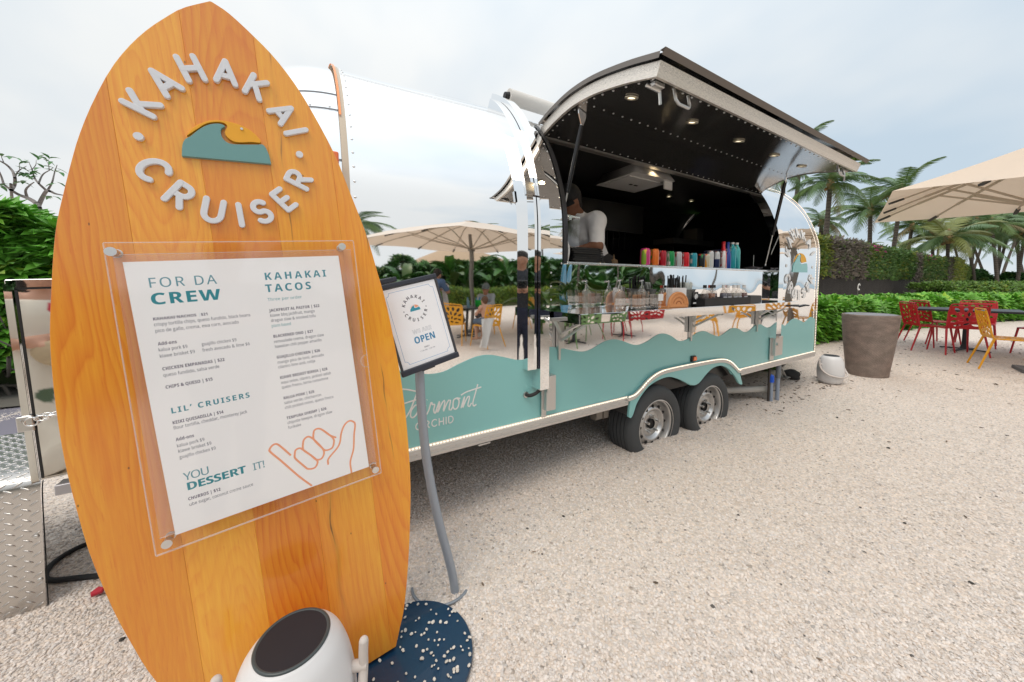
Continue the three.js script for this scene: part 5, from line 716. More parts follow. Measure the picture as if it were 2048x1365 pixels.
// hedge made of leaf rosettes along a line; pts [x, z], depth to the far side, y0..y1
function leafHedge(name, label, pts, depth, y0, y1, count, geo, col, yel, sc, opt = {}) {
  const t = thing(name, label, 'hedge', [0, 0, 0], 0, opt.group); const L = [0]; for (let i = 1; i < pts.length; i++) L.push(L[i - 1] + Math.hypot(pts[i][0] - pts[i - 1][0], pts[i][1] - pts[i - 1][1]));
  const at = s => { let i = 1; while (L[i] < s && i < L.length - 1) i++; const f = (s - L[i - 1]) / (L[i] - L[i - 1]), a = pts[i - 1], b = pts[i], dx = b[0] - a[0], dz = b[1] - a[1], l = Math.hypot(dx, dz); return [lerp(a[0], b[0], f), lerp(a[1], b[1], f), dz / l, -dx / l]; };
  const T = L[L.length - 1]; const bump = (s, k) => 1 + (opt.rough ?? .10) * nz(s * (opt.fr ?? 1.1), k * 7.7, 3) * 1.6;
  const lists = geo.map(() => []), cols = geo.map(() => []);
  for (let i = 0; i < count; i++) {
    const s = T * Math.pow(rnd(), opt.near ?? 1), q = at(s); const top = rnd() < (opt.topShare ?? .45); let h, d, q0; const H = (y1 - y0) * bump(s, 1);
    if (top) { d = depth * rnd(); h = H * (1 - .10 * rnd() * rnd()); } else { d = .10 * depth * rnd() * rnd() + depth * (rnd() < .12 ? rnd() : 0); h = H * Math.pow(rnd(), .8); }
    const pf = Math.min(1, d / (depth * .3)), rnded = H - (1 - pf) * .16 * (opt.round ?? 1); if (top) h = Math.min(h, rnded + rr(-.03, .05));
    const push = (opt.rough ?? .1) * nz(s * 2.3, h * 2.6, 6) * 1.2;
    const x = q[0] + q[2] * (d - push), z = q[1] + q[3] * (d - push), y = y0 + h;
    if (opt.skip && opt.skip(x, y, z, s)) continue;
    const k = i % geo.length; lists[k].push(M4(V(x, groundY(x, z) * (opt.flat ? 0 : 1) + y, z), Q(top ? rr(-.4, .4) : rr(.2, 1.0), Math.atan2(-q[2], -q[3]) + rr(-1.4, 1.4), rr(-.4, .4)), sc * rr(.75, 1.25))); cols[k].push((opt.colAt && opt.colAt(s, h)) || gcol(col, .35, yel));
  }
  const m = leafMat([1, 1, 1]); geo.forEach((g, k) => instances('foliage', g, m, lists[k], t, cols[k]));
  // twigs, then an added dark shell that closes the gaps between the leaves
  const tw = []; const nT = opt.twigs ?? 80; for (let i = 0; i < nT; i++) { const s = T * rnd(), q = at(s), d = depth * rr(.05, .8); const x = q[0] + q[2] * d, z = q[1] + q[3] * d, g = groundY(x, z); const l = Math.min((y1) * .9, rr(.3, 1.1)); tw.push(bar([x, g, z], [x + rr(-.25, .25), g + l, z + rr(-.25, .25)], rr(.006, .016), .004, 5, false)); }
  if (nT) stuff(part('twig', tw, std([.10, .085, .07], .9), t));
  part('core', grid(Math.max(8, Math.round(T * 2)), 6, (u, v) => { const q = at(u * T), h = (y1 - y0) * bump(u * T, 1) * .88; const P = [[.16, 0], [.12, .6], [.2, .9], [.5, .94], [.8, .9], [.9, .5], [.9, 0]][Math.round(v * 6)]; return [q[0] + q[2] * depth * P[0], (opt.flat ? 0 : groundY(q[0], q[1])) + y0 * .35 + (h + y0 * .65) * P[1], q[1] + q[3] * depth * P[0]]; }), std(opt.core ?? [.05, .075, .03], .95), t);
  return t;
}
const GREEN = [.14, .38, .03];
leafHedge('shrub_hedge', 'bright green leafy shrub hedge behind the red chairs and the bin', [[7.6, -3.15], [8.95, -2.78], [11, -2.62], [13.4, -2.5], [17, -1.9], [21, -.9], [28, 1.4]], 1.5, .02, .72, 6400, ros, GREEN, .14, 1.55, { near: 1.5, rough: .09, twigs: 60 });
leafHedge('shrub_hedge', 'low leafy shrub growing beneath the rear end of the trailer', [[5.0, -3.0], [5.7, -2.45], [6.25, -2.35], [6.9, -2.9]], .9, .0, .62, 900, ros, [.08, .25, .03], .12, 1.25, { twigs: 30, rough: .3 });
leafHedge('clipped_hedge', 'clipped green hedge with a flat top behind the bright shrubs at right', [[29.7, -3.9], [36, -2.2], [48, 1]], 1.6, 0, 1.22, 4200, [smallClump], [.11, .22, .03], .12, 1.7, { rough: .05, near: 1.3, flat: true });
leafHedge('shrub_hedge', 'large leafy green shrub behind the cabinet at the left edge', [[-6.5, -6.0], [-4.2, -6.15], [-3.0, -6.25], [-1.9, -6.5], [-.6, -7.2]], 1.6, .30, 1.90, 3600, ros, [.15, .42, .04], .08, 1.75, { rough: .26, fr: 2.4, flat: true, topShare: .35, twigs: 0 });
{ // tangled dead branches below that shrub
  const t = thing('dead_brush', 'tangle of dark dead branches under the leafy shrub at left', 'brush', [0, 0, 0]); const b = [];
  for (let i = 0; i < 420; i++) { const x = rr(-6, -.9), z = -6.1 - rr(0, 1.0) - (x + 3.5) * .12; const y = rr(0, .9), a = rr(0, 6.28), l = rr(.3, 1.1); const p = [[x, y, z], [x + Math.cos(a) * l * .4 + rr(-.1, .1), y + rr(-.1, .25), z + Math.sin(a) * l * .25], [x + Math.cos(a) * l, y + rr(-.2, .4), z + Math.sin(a) * l * .5]]; b.push(tube(p, rr(.006, .018), 6, 4)); }
  part('branch', b, std([.13, .115, .10], .9), t); stuff(t.children[0]);
}
{ const g = grid(24, 10, (u, v) => [lerp(-7, -1.35, u), .012 + .006 * nz(u * 9, v * 9, 1), lerp(-6.4, -3.9, v) - .25 * u]); struct('paved_path', g, std([.20, .19, .235], .85)); const s = grid(30, 8, (u, v) => [lerp(-7, -.9, u), .02 + .03 * Math.abs(nz(u * 22, v * 9, 4)), lerp(-6.9, -5.45, v) - .3 * u]); struct('soil_bed', s, std([.13, .12, .105], .95)); }
// bare branching tree at the left
{
  const D = 7.2, F = V(Math.cos(YAW), 0, -Math.sin(YAW)), Rt = V(Math.sin(YAW), 0, Math.cos(YAW));
  const P = (px, py, dd = 0) => { const l = (px - 1024) / 690, d = D + dd; return [F.x * d + Rt.x * l * d, 1.3 + (568 - py) / 690 * d, F.z * d + Rt.z * l * d]; };
  const base = P(91, 440), t = thing('bare_tree', 'grey bare tree with a few leaves rising over the shrub at left', 'tree', base); const loc = p => p.map((v, i) => v - base[i]);
  const B = [[[[91, 560], [92, 440], [91, 416], [74, 401], [52, 392], [36, 381], [24, 371]], .085, .022], [[[40, 384], [47, 375], [49, 358], [40, 340], [28, 331], [16, 325], [7, 313]], .05, .010], [[[26, 372], [22, 355], [13, 339], [0, 335]], .03, .008], [[[70, 399], [68, 386], [77, 375], [86, 369]], .04, .012], [[[91, 414], [104, 392], [115, 386], [126, 391], [140, 394]], .06, .018], [[[110, 386], [95, 371], [87, 358], [84, 344], [79, 330]], .035, .008], [[[112, 384], [122, 368], [128, 350], [134, 336]], .03, .008], [[[95, 371], [104, 355], [118, 346], [126, 341]], .025, .007], [[[49, 360], [57, 348], [66, 342], [74, 338]], .022, .006], [[[24, 372], [10, 374], [0, 380]], .02, .006], [[[40, 372], [40, 402], [41, 430]], .03, .045], [[[30, 331], [27, 322], [31, 316]], .014, .004], [[[84, 345], [92, 336], [94, 326]], .014, .004], [[[60, 345], [61, 334], [66, 327]], .012, .004], [[[118, 346], [117, 335], [112, 326]], .012, .004], [[[70, 341], [78, 346], [88, 342]], .012, .004], [[[14, 338], [8, 345], [2, 346]], .012, .004]];
  const br = [];
  for (const [p, r0, r1] of B) { const c = new THREE.CatmullRomCurve3(p.map((q, i) => V(...loc(P(q[0], q[1], .25 * Math.sin(q[0] * .3 + i)))))); const n = 16, k = .62; for (let i = 0; i < n; i++) { const a = c.getPoint(i / n), b = c.getPoint((i + 1) / n); br.push(bar(a.toArray(), b.toArray(), k * lerp(r0, r1, i / n), k * lerp(r0, r1, (i + 1) / n), 7, false)); } }
  part('trunk', br, std([.21, .19, .185], .9), t);
  const lf = []; for (const [x, y, n] of [[70, 356, 9], [78, 352, 6], [66, 366, 5], [10, 370, 6], [18, 374, 4], [97, 326, 3], [112, 328, 3], [122, 326, 3], [118, 398, 4], [92, 358, 3], [132, 345, 4], [45, 322, 2], [5, 385, 3], [75, 330, 3], [128, 372, 3], [30, 318, 2], [104, 345, 3]]) for (let i = 0; i < n; i++) lf.push(blade(rr(.13, .2), rr(.06, .09), .2, 3, .7).rotateZ(rr(-.6, .8)).rotateY(rr(0, 6.28)).translate(...loc(P(x + rr(-4, 4), y + rr(-4, 4)))));
  stuff(part('leaf', lf, leafMat([.05, .19, .04]), t));
}
// dark wall, planted hedge on it, small path lights
{
  const t = thing('dark_wall', 'low dark rough stone wall under the flowering hedge', 'wall', [33, 0, -6]); const wt = dataTex(512, 512, (i, j, c) => { const n = fbm(i * .05, j * .05, 2, 5), f = nz(i * .33, j * .33, 1); const b = 52 + n * 60 + f * 26; c[0] = b; c[1] = b * .90; c[2] = b * .82; }, true); wt.repeat.set(26, 1.4);
  part('wall', grid(220, 14, (u, v) => [lerp(-18.5, 19, u), Math.min(v, .93) * 1.78, v > .93 ? -.5 : .06 * fbm(u * 120, v * 5, 1, 3), u, v]), std([.70, .68, .66], .95, 0, { map: wt, bumpMap: wt, bumpScale: .05 }), t);
  const bl = [[.7, .66, .60]]; const l = [], c = []; for (let i = 0; i < 5200; i++) { const x = lerp(14.5, 52, Math.pow(rnd(), 1.3)); l.push(M4(V(x, rr(.1, 1.74), -5.94 + rr(-.02, .08)), Q(rr(0, 3), rr(0, 3), rr(0, 3)), V(rr(.05, .10), rr(.03, .07), rr(.03, .06)))); const b = rr(.008, .05); c.push(new THREE.Color().setRGB(b * 1.15, b, b * .85)); } instances('lava_stone_face', new THREE.IcosahedronGeometry(1, 0), std([1, 1, 1], .95), l, t, c);
  const patch = (s, h) => { const x = 15 + s; const dead = [[19.5, 24.2, .8], [33.6, 35, .9], [43.2, 45.0, .9]].some(([a, b]) => x > a + .6 * nz(h * 3, s, 1) && x < b + .5 * nz(h * 4, s, 4) && rnd() < .86); if (dead) { const b = rr(.10, .24); return new THREE.Color().setRGB(b, b * .86, b * .72); } const ye = (x > 45 && x < 50.5) ? .85 : x < 20 ? .7 : nz(x * .5, h * 1.3, 7) > .12 ? .4 : .08; const pink = h > 1.28 && rnd() < .10 && ((x > 25 && x < 27) || (x > 36 && x < 38)); return pink ? new THREE.Color().setRGB(.55, .05, .28) : gcol(x > 24.5 && x < 43 ? [.07, .16, .028] : [.10, .19, .03], .35, ye); };
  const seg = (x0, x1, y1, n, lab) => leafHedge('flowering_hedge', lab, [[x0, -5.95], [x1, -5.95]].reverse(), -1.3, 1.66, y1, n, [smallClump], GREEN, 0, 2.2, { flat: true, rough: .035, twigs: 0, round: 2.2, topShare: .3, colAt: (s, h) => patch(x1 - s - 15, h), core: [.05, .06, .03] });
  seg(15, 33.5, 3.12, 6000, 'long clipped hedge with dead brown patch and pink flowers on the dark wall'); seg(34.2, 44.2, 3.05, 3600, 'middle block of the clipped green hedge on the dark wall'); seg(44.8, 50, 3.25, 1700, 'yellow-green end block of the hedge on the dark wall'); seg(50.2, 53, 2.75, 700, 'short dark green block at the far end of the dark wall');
  for (const [x, l] of [[22.2, 'white bent path light before the dark wall, nearest the trailer'], [32.8, 'white bent path light before the dark wall, middle one'], [44.5, 'white bent path light before the dark wall, farthest one']]) { const p = thing('path_light', l, 'path light', [x, .1, -5.6]); const s = x / 22; part('stem', bar([0, 0, 0], [0, 1.0, 0], .018, .014, 8), std([.12, .12, .11], .6), p); part('lamp_head', [tube([[0, .95, 0], [0, 1.12, .01], [.10 * s, 1.20, .02], [.16 * s, 1.12, .03]], .02 * s, 16, 8), new THREE.SphereGeometry(.045 * s, 10, 8).translate(.0, .93, .03)], std([.75, .75, .73], .5), p); }
}
// palms
function frondGeo(L, rise, droop, n, hang, sd) {
  const g = []; const R = s => [L * (s - .12 * droop * s * s), L * (rise * s - droop * s * s), 0]; const pts = []; for (let i = 0; i <= 8; i++) pts.push(R(i / 8)); for (let i = 0; i < 8; i++) g.push(bar(pts[i], pts[i + 1], .028 * (1 - i / 9), .028 * (1 - (i + 1) / 9), 4, false));
  const P = [], N = []; for (let i = 0; i < n; i++) for (const sgn of [-1, 1]) { const s = .10 + .9 * (i + (sgn > 0 ? .5 : 0)) / n; const p = V(...R(s)), q = V(...R(Math.min(1, s + .02))), T = q.sub(p).normalize(); const len = L * .27 * Math.pow(Math.sin(Math.PI * clamp(s * .86 + .13, 0, 1)), .6); const d = V(0, 0, sgn).multiplyScalar(.75).addScaledVector(T, .55).add(V(0, -hang * (.5 + .6 * nz(i * 1.7, sgn, sd)), 0)).normalize(); const side = T.clone().multiplyScalar(.025); const m = p.clone().addScaledVector(d, len * .5).add(V(0, -.02, 0)), e = p.clone().addScaledVector(d, len).add(V(0, -len * hang * .28, 0)); const t3 = [p.clone().sub(side), p.clone().add(side), m.clone().add(side), p.clone().sub(side), m.clone().add(side), m.clone().sub(side), m.clone().sub(side), m.clone().add(side), e]; for (const v of t3) P.push(v.x, v.y, v.z); }
  const b = new THREE.BufferGeometry(); b.setAttribute('position', new THREE.Float32BufferAttribute(P, 3)); b.computeVertexNormals(); g.push(b); return merge(g);
}
const fronds = [frondGeo(2.7, .62, .62, 44, .5, 1), frondGeo(2.7, .40, .85, 44, .9, 2), frondGeo(2.5, .10, .85, 40, 1.1, 3), frondGeo(2.6, .95, .75, 42, .35, 4)];
const palmM = [leafMat([.115, .20, .05], .2), leafMat([.085, .17, .055], .2), leafMat([.19, .22, .05], .2), leafMat([.22, .17, .07], .1)];
const trunkTex = dataTex(64, 512, (i, j, c) => { const r = (j % 16) / 16; let b = 118 + 26 * nz(i * .2, j * .12, 1) - (r < .22 ? 34 : 0) + 14 * nz(i * .6, j * .5, 3); c[0] = b; c[1] = b * .93; c[2] = b * .86; }, true);
function palm(label, x, z, h, s, lean = [0, 0], n = 20, group, tone = 0, r0 = .15) {
  const t = thing('palm_tree', label, 'palm tree', [x, 0, z], 0, group); const c = new THREE.CatmullRomCurve3([V(0, 0, 0), V(lean[0] * .25, h * .35, lean[1] * .25), V(lean[0] * .65, h * .7, lean[1] * .65), V(lean[0], h, lean[1])]);
  const g = new THREE.TubeGeometry(c, 18, 1, 9); const p = g.attributes.position, u = g.attributes.uv; for (let i = 0; i < p.count; i++) { const f = u.getX(i), q = c.getPointAt(clamp(f, 0, 1)); const r = lerp(r0 * 1.25, r0 * .72, Math.pow(f, .5)) * (1 + .04 * Math.sin(f * 200)); p.setXYZ(i, q.x + (p.getX(i) - q.x) * r, q.y + (p.getY(i) - q.y) * r, q.z + (p.getZ(i) - q.z) * r); u.setXY(i, u.getY(i), f * h / 6); } g.computeVertexNormals();
  part('trunk', g, std([.55, .54, .53], .9, 0, { map: trunkTex }), t);
  const cr = new THREE.Group(); cr.name = 'crown'; cr.position.set(lean[0], h, lean[1]); t.add(cr);
  for (let i = 0; i < n; i++) { const f = i / n; const k = f < .25 ? 3 : f < .55 ? 0 : f < .82 ? 1 : 2; const m = part('frond', fronds[k], palmM[tone ? (rnd() < .55 ? 2 : i % 2) : (f > .93 ? 3 : i % 2)], cr); m.rotation.set(rr(-.25, .25), i * 2.399 + rr(-.2, .2), f < .25 ? .35 : 0); m.scale.setScalar(s * rr(.85, 1.1)); }
  each('coconut', [...Array(7)].map((_, i) => new THREE.SphereGeometry(.11 * s, 8, 6).translate(Math.cos(i * 2.1) * .2 * s, -.12 * s - (i % 3) * .10 * s, Math.sin(i * 2.1) * .2 * s)), std([.22, .13, .05], .7), cr); part('sheath', [lathe([[.14 * s, -.35 * s], [.22 * s, -.05 * s], [.16 * s, .35 * s], [.04 * s, .6 * s]], 9)], std([.24, .17, .08], .9), cr);
  return t;
}
const at = (px, d) => { const l = (px - 1024) / 690; return [Math.cos(YAW) * d + Math.sin(YAW) * l * d, -Math.sin(YAW) * d + Math.cos(YAW) * l * d]; };   // plan position of a viewing direction at a depth
const py = (y, d) => 1.3 + (568 - y) / 690 * d;
const P1 = (label, px, ytop, d, s, leanPx = 0, n = 20, group, tone = 0, r0) => { const [x, z] = at(px + leanPx, d), [x1, z1] = at(px, d); return palm(label, x, z, py(ytop, d), s, [x1 - x, z1 - z], n, group, tone, r0); };
P1('tall coconut palm directly right of the trailer with its trunk beside the rear corner', 1649, 372, 20, .86, -6, 22);
P1('coconut palm between the trailer and the parasol with hanging fronds', 1731, 425, 25, .98, 6, 22);
P1('dark green coconut palm partly hidden by the parasol canopy', 1790, 388, 26, 1.05, -14, 20);
P1('short palm behind the tall one beside the trailer end', 1636, 446, 23, .72, 0, 16);
P1('coconut palm with brown nuts just under the left corner of the parasol', 1815, 455, 30, .85, -10, 18);
P1('palm whose crown shows under the far end of the raised hatch', 1556, 352, 22, .82, 6, 18);
P1('palm whose frond tips stick out above the hatch edge', 1590, 296, 24, .72, -16, 16);
P1('small hazy palm low behind the flowering hedge', 1720, 500, 46, 1.0, 4, 16); P1('small hazy palm low behind the hedge, right one', 1802, 502, 52, 1.1, 0, 14); P1('very small far palm above the hedge beside the taller trunk', 1775, 512, 60, 1.0, 0, 12);
for (const [px, y, d, s, l, tn] of [[1855, 470, 30, 1.15, 14, 1], [1888, 478, 27, 1.25, 6, 1], [1918, 452, 32, 1.25, 34, 1], [1945, 440, 34, 1.2, -10, 0], [1972, 452, 30, 1.1, 24, 0], [1990, 446, 36, 1.2, 4, 0], [2006, 470, 33, 1.1, -20, 1], [2022, 448, 34, 1.2, 16, 0], [2040, 460, 31, 1.1, -8, 0], [2060, 445, 33, 1.2, 20, 0], [2085, 455, 30, 1.2, -20, 0], [1932, 475, 38, 1.0, 44, 0], [1962, 470, 42, 1.0, -26, 0], [2012, 462, 42, 1.0, 40, 0], [2035, 440, 40, 1.1, -40, 0], [1900, 488, 40, .95, 30, 1], [1870, 492, 44, .9, 0, 1], [2070, 470, 40, 1, 10, 0]]) P1('slender coconut palm in the grove at the far right', px, y, d, s, l, 16, 'coconut palms of the grove', tn, .13);
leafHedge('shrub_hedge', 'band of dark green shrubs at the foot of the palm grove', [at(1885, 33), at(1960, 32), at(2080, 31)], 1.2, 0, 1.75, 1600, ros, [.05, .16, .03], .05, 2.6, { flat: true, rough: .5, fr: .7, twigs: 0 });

// plants on the near side, seen in the polished metal
const bananaLeaf = (L, W) => { const g = grid(4, 10, (u, v) => { const w = W * .5 * Math.pow(Math.sin(Math.PI * (v * .93 + .04)), .55), a = (u - .5) * 2; return [L * (v - .18 * v * v), L * (.75 * v - .85 * v * v) + Math.abs(a) * w * .4, a * w * (1 + .07 * Math.sin(v * 70) * Math.abs(a))]; }); return g; };
const bl = [bananaLeaf(1.35, .34), bananaLeaf(1.1, .30)]; const bm = [leafMat([.045, .15, .025], .3, .4), leafMat([.07, .20, .03], .3, .4), leafMat([.10, .17, .03], .3, .4)];
function broad(label, x, z, s, n = 13, group) { const t = thing('broadleaf_plant', label, 'plant', [x, groundY(x, z), z], rr(0, 6), group); part('stem', [...Array(5)].map((_, i) => bar([rr(-.1, .1), 0, rr(-.1, .1)], [rr(-.2, .2), s * rr(.7, 1.3), rr(-.2, .2)], .035, .02, 6, false)), std([.09, .14, .04], .7), t); for (let i = 0; i < n; i++) { const m = part('leaf', bl[i % 2], bm[i % 3], t); m.position.set(rr(-.2, .2), s * rr(.35, 1.25), rr(-.2, .2)); m.rotation.set(rr(-.3, .3), i * 2.4, rr(.15, .8)); m.scale.setScalar(s * rr(.75, 1.1)); } return t; }
{ const first = [broad('tall broadleaf plant in the green border, seen in reflection', .8, 14.2, 1.25, 14, 'broadleaf plants of the border'), broad('tall broadleaf plant in the green border, seen in reflection', 2.6, 14.8, 1.35, 14, 'broadleaf plants of the border'), broad('tall broadleaf plant in the green border, seen in reflection', 4.2, 14.1, 1.2, 14, 'broadleaf plants of the border')];
  for (let i = 0; i < 16; i++) { const c = copy(first[i % 3], null, [5.5 + i * 1.15 + rr(-.3, .3), 0, 13.8 + rr(-.3, 1.2)], rr(0, 6)); c.scale.setScalar(rr(.85, 1.2)); } for (let i = 0; i < 5; i++) { const c = copy(first[i % 3], null, [-1 - i * 1.3, 0, 13.5 + rr(-.5, .8)], rr(0, 6)); }
  broad('bushy broadleaf plant close to the green chairs, seen in reflection', 6.2, 3.9, .80, 15); broad('bushy broadleaf plant beside the blue surfboard, seen in reflection', 7.2, 4.5, .85, 15); broad('bushy broadleaf plant left of the green table, seen in reflection', 5.2, 4.0, .72, 14); }
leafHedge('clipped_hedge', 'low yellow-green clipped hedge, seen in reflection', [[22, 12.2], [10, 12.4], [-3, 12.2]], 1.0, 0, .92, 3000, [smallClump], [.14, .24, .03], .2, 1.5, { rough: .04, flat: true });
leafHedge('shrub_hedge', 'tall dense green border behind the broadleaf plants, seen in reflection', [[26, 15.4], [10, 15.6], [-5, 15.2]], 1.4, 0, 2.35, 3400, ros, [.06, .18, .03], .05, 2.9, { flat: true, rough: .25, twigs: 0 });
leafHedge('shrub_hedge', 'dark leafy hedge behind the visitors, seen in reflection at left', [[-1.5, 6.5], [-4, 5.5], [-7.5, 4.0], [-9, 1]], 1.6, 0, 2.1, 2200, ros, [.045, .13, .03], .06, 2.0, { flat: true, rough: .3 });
P1('palm with dense crown reflected beside the edge of the surfboard', 705, 440, 14, .72, 0, 20).position.z = 11.5;
{ const a = palm('far palm above the reflected parasol', 19, 37, 10.5, 1.15, [.5, 0], 18); palm('far palm reflected near the side post', 27, 34, 10, 1.1, [0, .4], 18); palm('leaning palm reflected in the rear of the trailer', 24, 14, 6.5, 1, [1.2, 0], 18); palm('palm reflected under the sill, left one', 13, 11, 6, 1, [.6, 0], 18); palm('palm reflected under the sill, right one', 18, 9.5, 6, 1, [-.6, 0], 18); }
{ const t = thing('thatched_hut', 'round hut with tan thatched roof beyond the border, seen in reflection', 'hut', [10.4, 0, 22]); part('roof', lathe([[4.4, 2.5], [4.3, 2.62], [2.2, 3.6], [.1, 4.5], [0, 4.52]], 24), std([.46, .33, .22], .95), t); for (let k = 0; k < 8; k++) part('post', bar([Math.cos(k * .785) * 3.6, 0, Math.sin(k * .785) * 3.6], [Math.cos(k * .785) * 3.6, 2.7, Math.sin(k * .785) * 3.6], .09), std([.2, .14, .09], .8), t); }
{ const t = thing('blue_surfboard', 'upright blue surfboard standing among the plants, seen in reflection', 'surfboard', [6.85, 0, 4.95], 2.6); const o = smooth([[0, 0], [.22, .15], [.33, .7], [.34, 1.2], [.22, 1.75], [0, 2.05], [-.22, 1.75], [-.34, 1.2], [-.33, .7], [-.22, .15], [0, 0]], 60); part('board', ext(o, .05, .015), phys([.07, .33, .55], .3, 0, { clearcoat: .6 }), t); part('stripe', ext(strokePts([[0, .15], [0, 1.85]], .03), .004).translate(0, 0, .051), std([.2, .07, .04], .5), t); }
// ---------------------------------------------------------------- people
const smin = (a, b, k) => { const h = Math.max(k - Math.abs(a - b), 0) / k; return Math.min(a, b) - h * h * k * .25; };
function sdfMesh(prims, cell, k, clip) { // tapered capsules / ellipsoids joined smoothly, meshed by surface nets
  const B = [1e9, 1e9, 1e9, -1e9, -1e9, -1e9]; for (const p of prims) { const pts = p.e ? [[p.c, Math.max(...p.e)]] : [[p.a, p.ra], [p.b, p.rb]]; for (const [q, r] of pts) for (let i = 0; i < 3; i++) { B[i] = Math.min(B[i], q[i] - r - cell * 2); B[3 + i] = Math.max(B[3 + i], q[i] + r + cell * 2); } }
  const n = [0, 1, 2].map(i => Math.ceil((B[3 + i] - B[i]) / cell) + 1), F = new Float32Array(n[0] * n[1] * n[2]).fill(9);
  const id = (x, y, z) => (z * n[1] + y) * n[0] + x;
  for (const p of prims) { const lo = [], hi = []; for (let i = 0; i < 3; i++) { const a = p.e ? p.c[i] - p.e[i] : Math.min(p.a[i] - p.ra, p.b[i] - p.rb), b = p.e ? p.c[i] + p.e[i] : Math.max(p.a[i] + p.ra, p.b[i] + p.rb); lo.push(Math.max(0, Math.floor((a - k - cell * 3 - B[i]) / cell))); hi.push(Math.min(n[i] - 1, Math.ceil((b + k + cell * 3 - B[i]) / cell))); }
    for (let z = lo[2]; z <= hi[2]; z++) for (let y = lo[1]; y <= hi[1]; y++) for (let x = lo[0]; x <= hi[0]; x++) { const X = B[0] + x * cell, Y = B[1] + y * cell, Z = B[2] + z * cell; let d; if (p.e) { const u = (X - p.c[0]) / p.e[0], v = (Y - p.c[1]) / p.e[1], w = (Z - p.c[2]) / p.e[2], l = Math.sqrt(u * u + v * v + w * w); d = (l - 1) * Math.min(...p.e); } else { const bx = p.b[0] - p.a[0], by = p.b[1] - p.a[1], bz = p.b[2] - p.a[2], L = bx * bx + by * by + bz * bz || 1e-9; const t = clamp(((X - p.a[0]) * bx + (Y - p.a[1]) * by + (Z - p.a[2]) * bz) / L, 0, 1); const sx = p.s || 1; const dx = X - p.a[0] - bx * t, dy = Y - p.a[1] - by * t, dz = (Z - p.a[2] - bz * t) * sx; d = (Math.sqrt(dx * dx + dy * dy + dz * dz) - lerp(p.ra, p.rb, t)) / (sx > 1 ? sx * .8 : 1); } const i = id(x, y, z); F[i] = smin(F[i], d, p.k ?? k); } }
  if (clip) for (let z = 0; z < n[2]; z++) for (let y = 0; y < n[1]; y++) for (let x = 0; x < n[0]; x++) { const i = id(x, y, z); F[i] = Math.max(F[i], clip(B[0] + x * cell, B[1] + y * cell, B[2] + z * cell)); }
  const vi = new Int32Array(F.length).fill(-1), P = [], I = [];
  const E = [[0, 1], [2, 3], [4, 5], [6, 7], [0, 2], [1, 3], [4, 6], [5, 7], [0, 4], [1, 5], [2, 6], [3, 7]];
  for (let z = 0; z < n[2] - 1; z++) for (let y = 0; y < n[1] - 1; y++) for (let x = 0; x < n[0] - 1; x++) { const f = []; let m = 0; for (let c = 0; c < 8; c++) { const v = F[id(x + (c & 1), y + (c >> 1 & 1), z + (c >> 2))]; f.push(v); if (v < 0) m |= 1 << c; } if (m === 0 || m === 255) continue; let s = [0, 0, 0], q = 0; for (const [a, b] of E) if ((f[a] < 0) !== (f[b] < 0)) { const t = f[a] / (f[a] - f[b]); s[0] += lerp(a & 1, b & 1, t); s[1] += lerp(a >> 1 & 1, b >> 1 & 1, t); s[2] += lerp(a >> 2, b >> 2, t); q++; } vi[id(x, y, z)] = P.length / 3; P.push(B[0] + (x + s[0] / q) * cell, B[1] + (y + s[1] / q) * cell, B[2] + (z + s[2] / q) * cell); }
  for (let z = 1; z < n[2] - 1; z++) for (let y = 1; y < n[1] - 1; y++) for (let x = 1; x < n[0] - 1; x++) { const f0 = F[id(x, y, z)] < 0; const quad = (a, b, c, d, fl) => { if (a < 0 || b < 0 || c < 0 || d < 0) return; fl ? I.push(a, b, c, a, c, d) : I.push(a, c, b, a, d, c); }; if (f0 !== F[id(x + 1, y, z)] < 0) quad(vi[id(x, y - 1, z - 1)], vi[id(x, y, z - 1)], vi[id(x, y, z)], vi[id(x, y - 1, z)], f0); if (f0 !== F[id(x, y + 1, z)] < 0) quad(vi[id(x - 1, y, z - 1)], vi[id(x - 1, y, z)], vi[id(x, y, z)], vi[id(x, y, z - 1)], f0); if (f0 !== F[id(x, y, z + 1)] < 0) quad(vi[id(x - 1, y - 1, z)], vi[id(x, y - 1, z)], vi[id(x, y, z)], vi[id(x - 1, y, z)], f0); }
  const g = new THREE.BufferGeometry(); g.setAttribute('position', new THREE.Float32BufferAttribute(P, 3)); g.setIndex(I); g.computeVertexNormals(); return g;
}
const cap3 = (a, b, ra, rb = ra, o = {}) => ({ a, b, ra, rb, ...o });
const ell = (c, e) => ({ c, e });
const add = (a, b) => a.map((v, i) => v + b[i]);
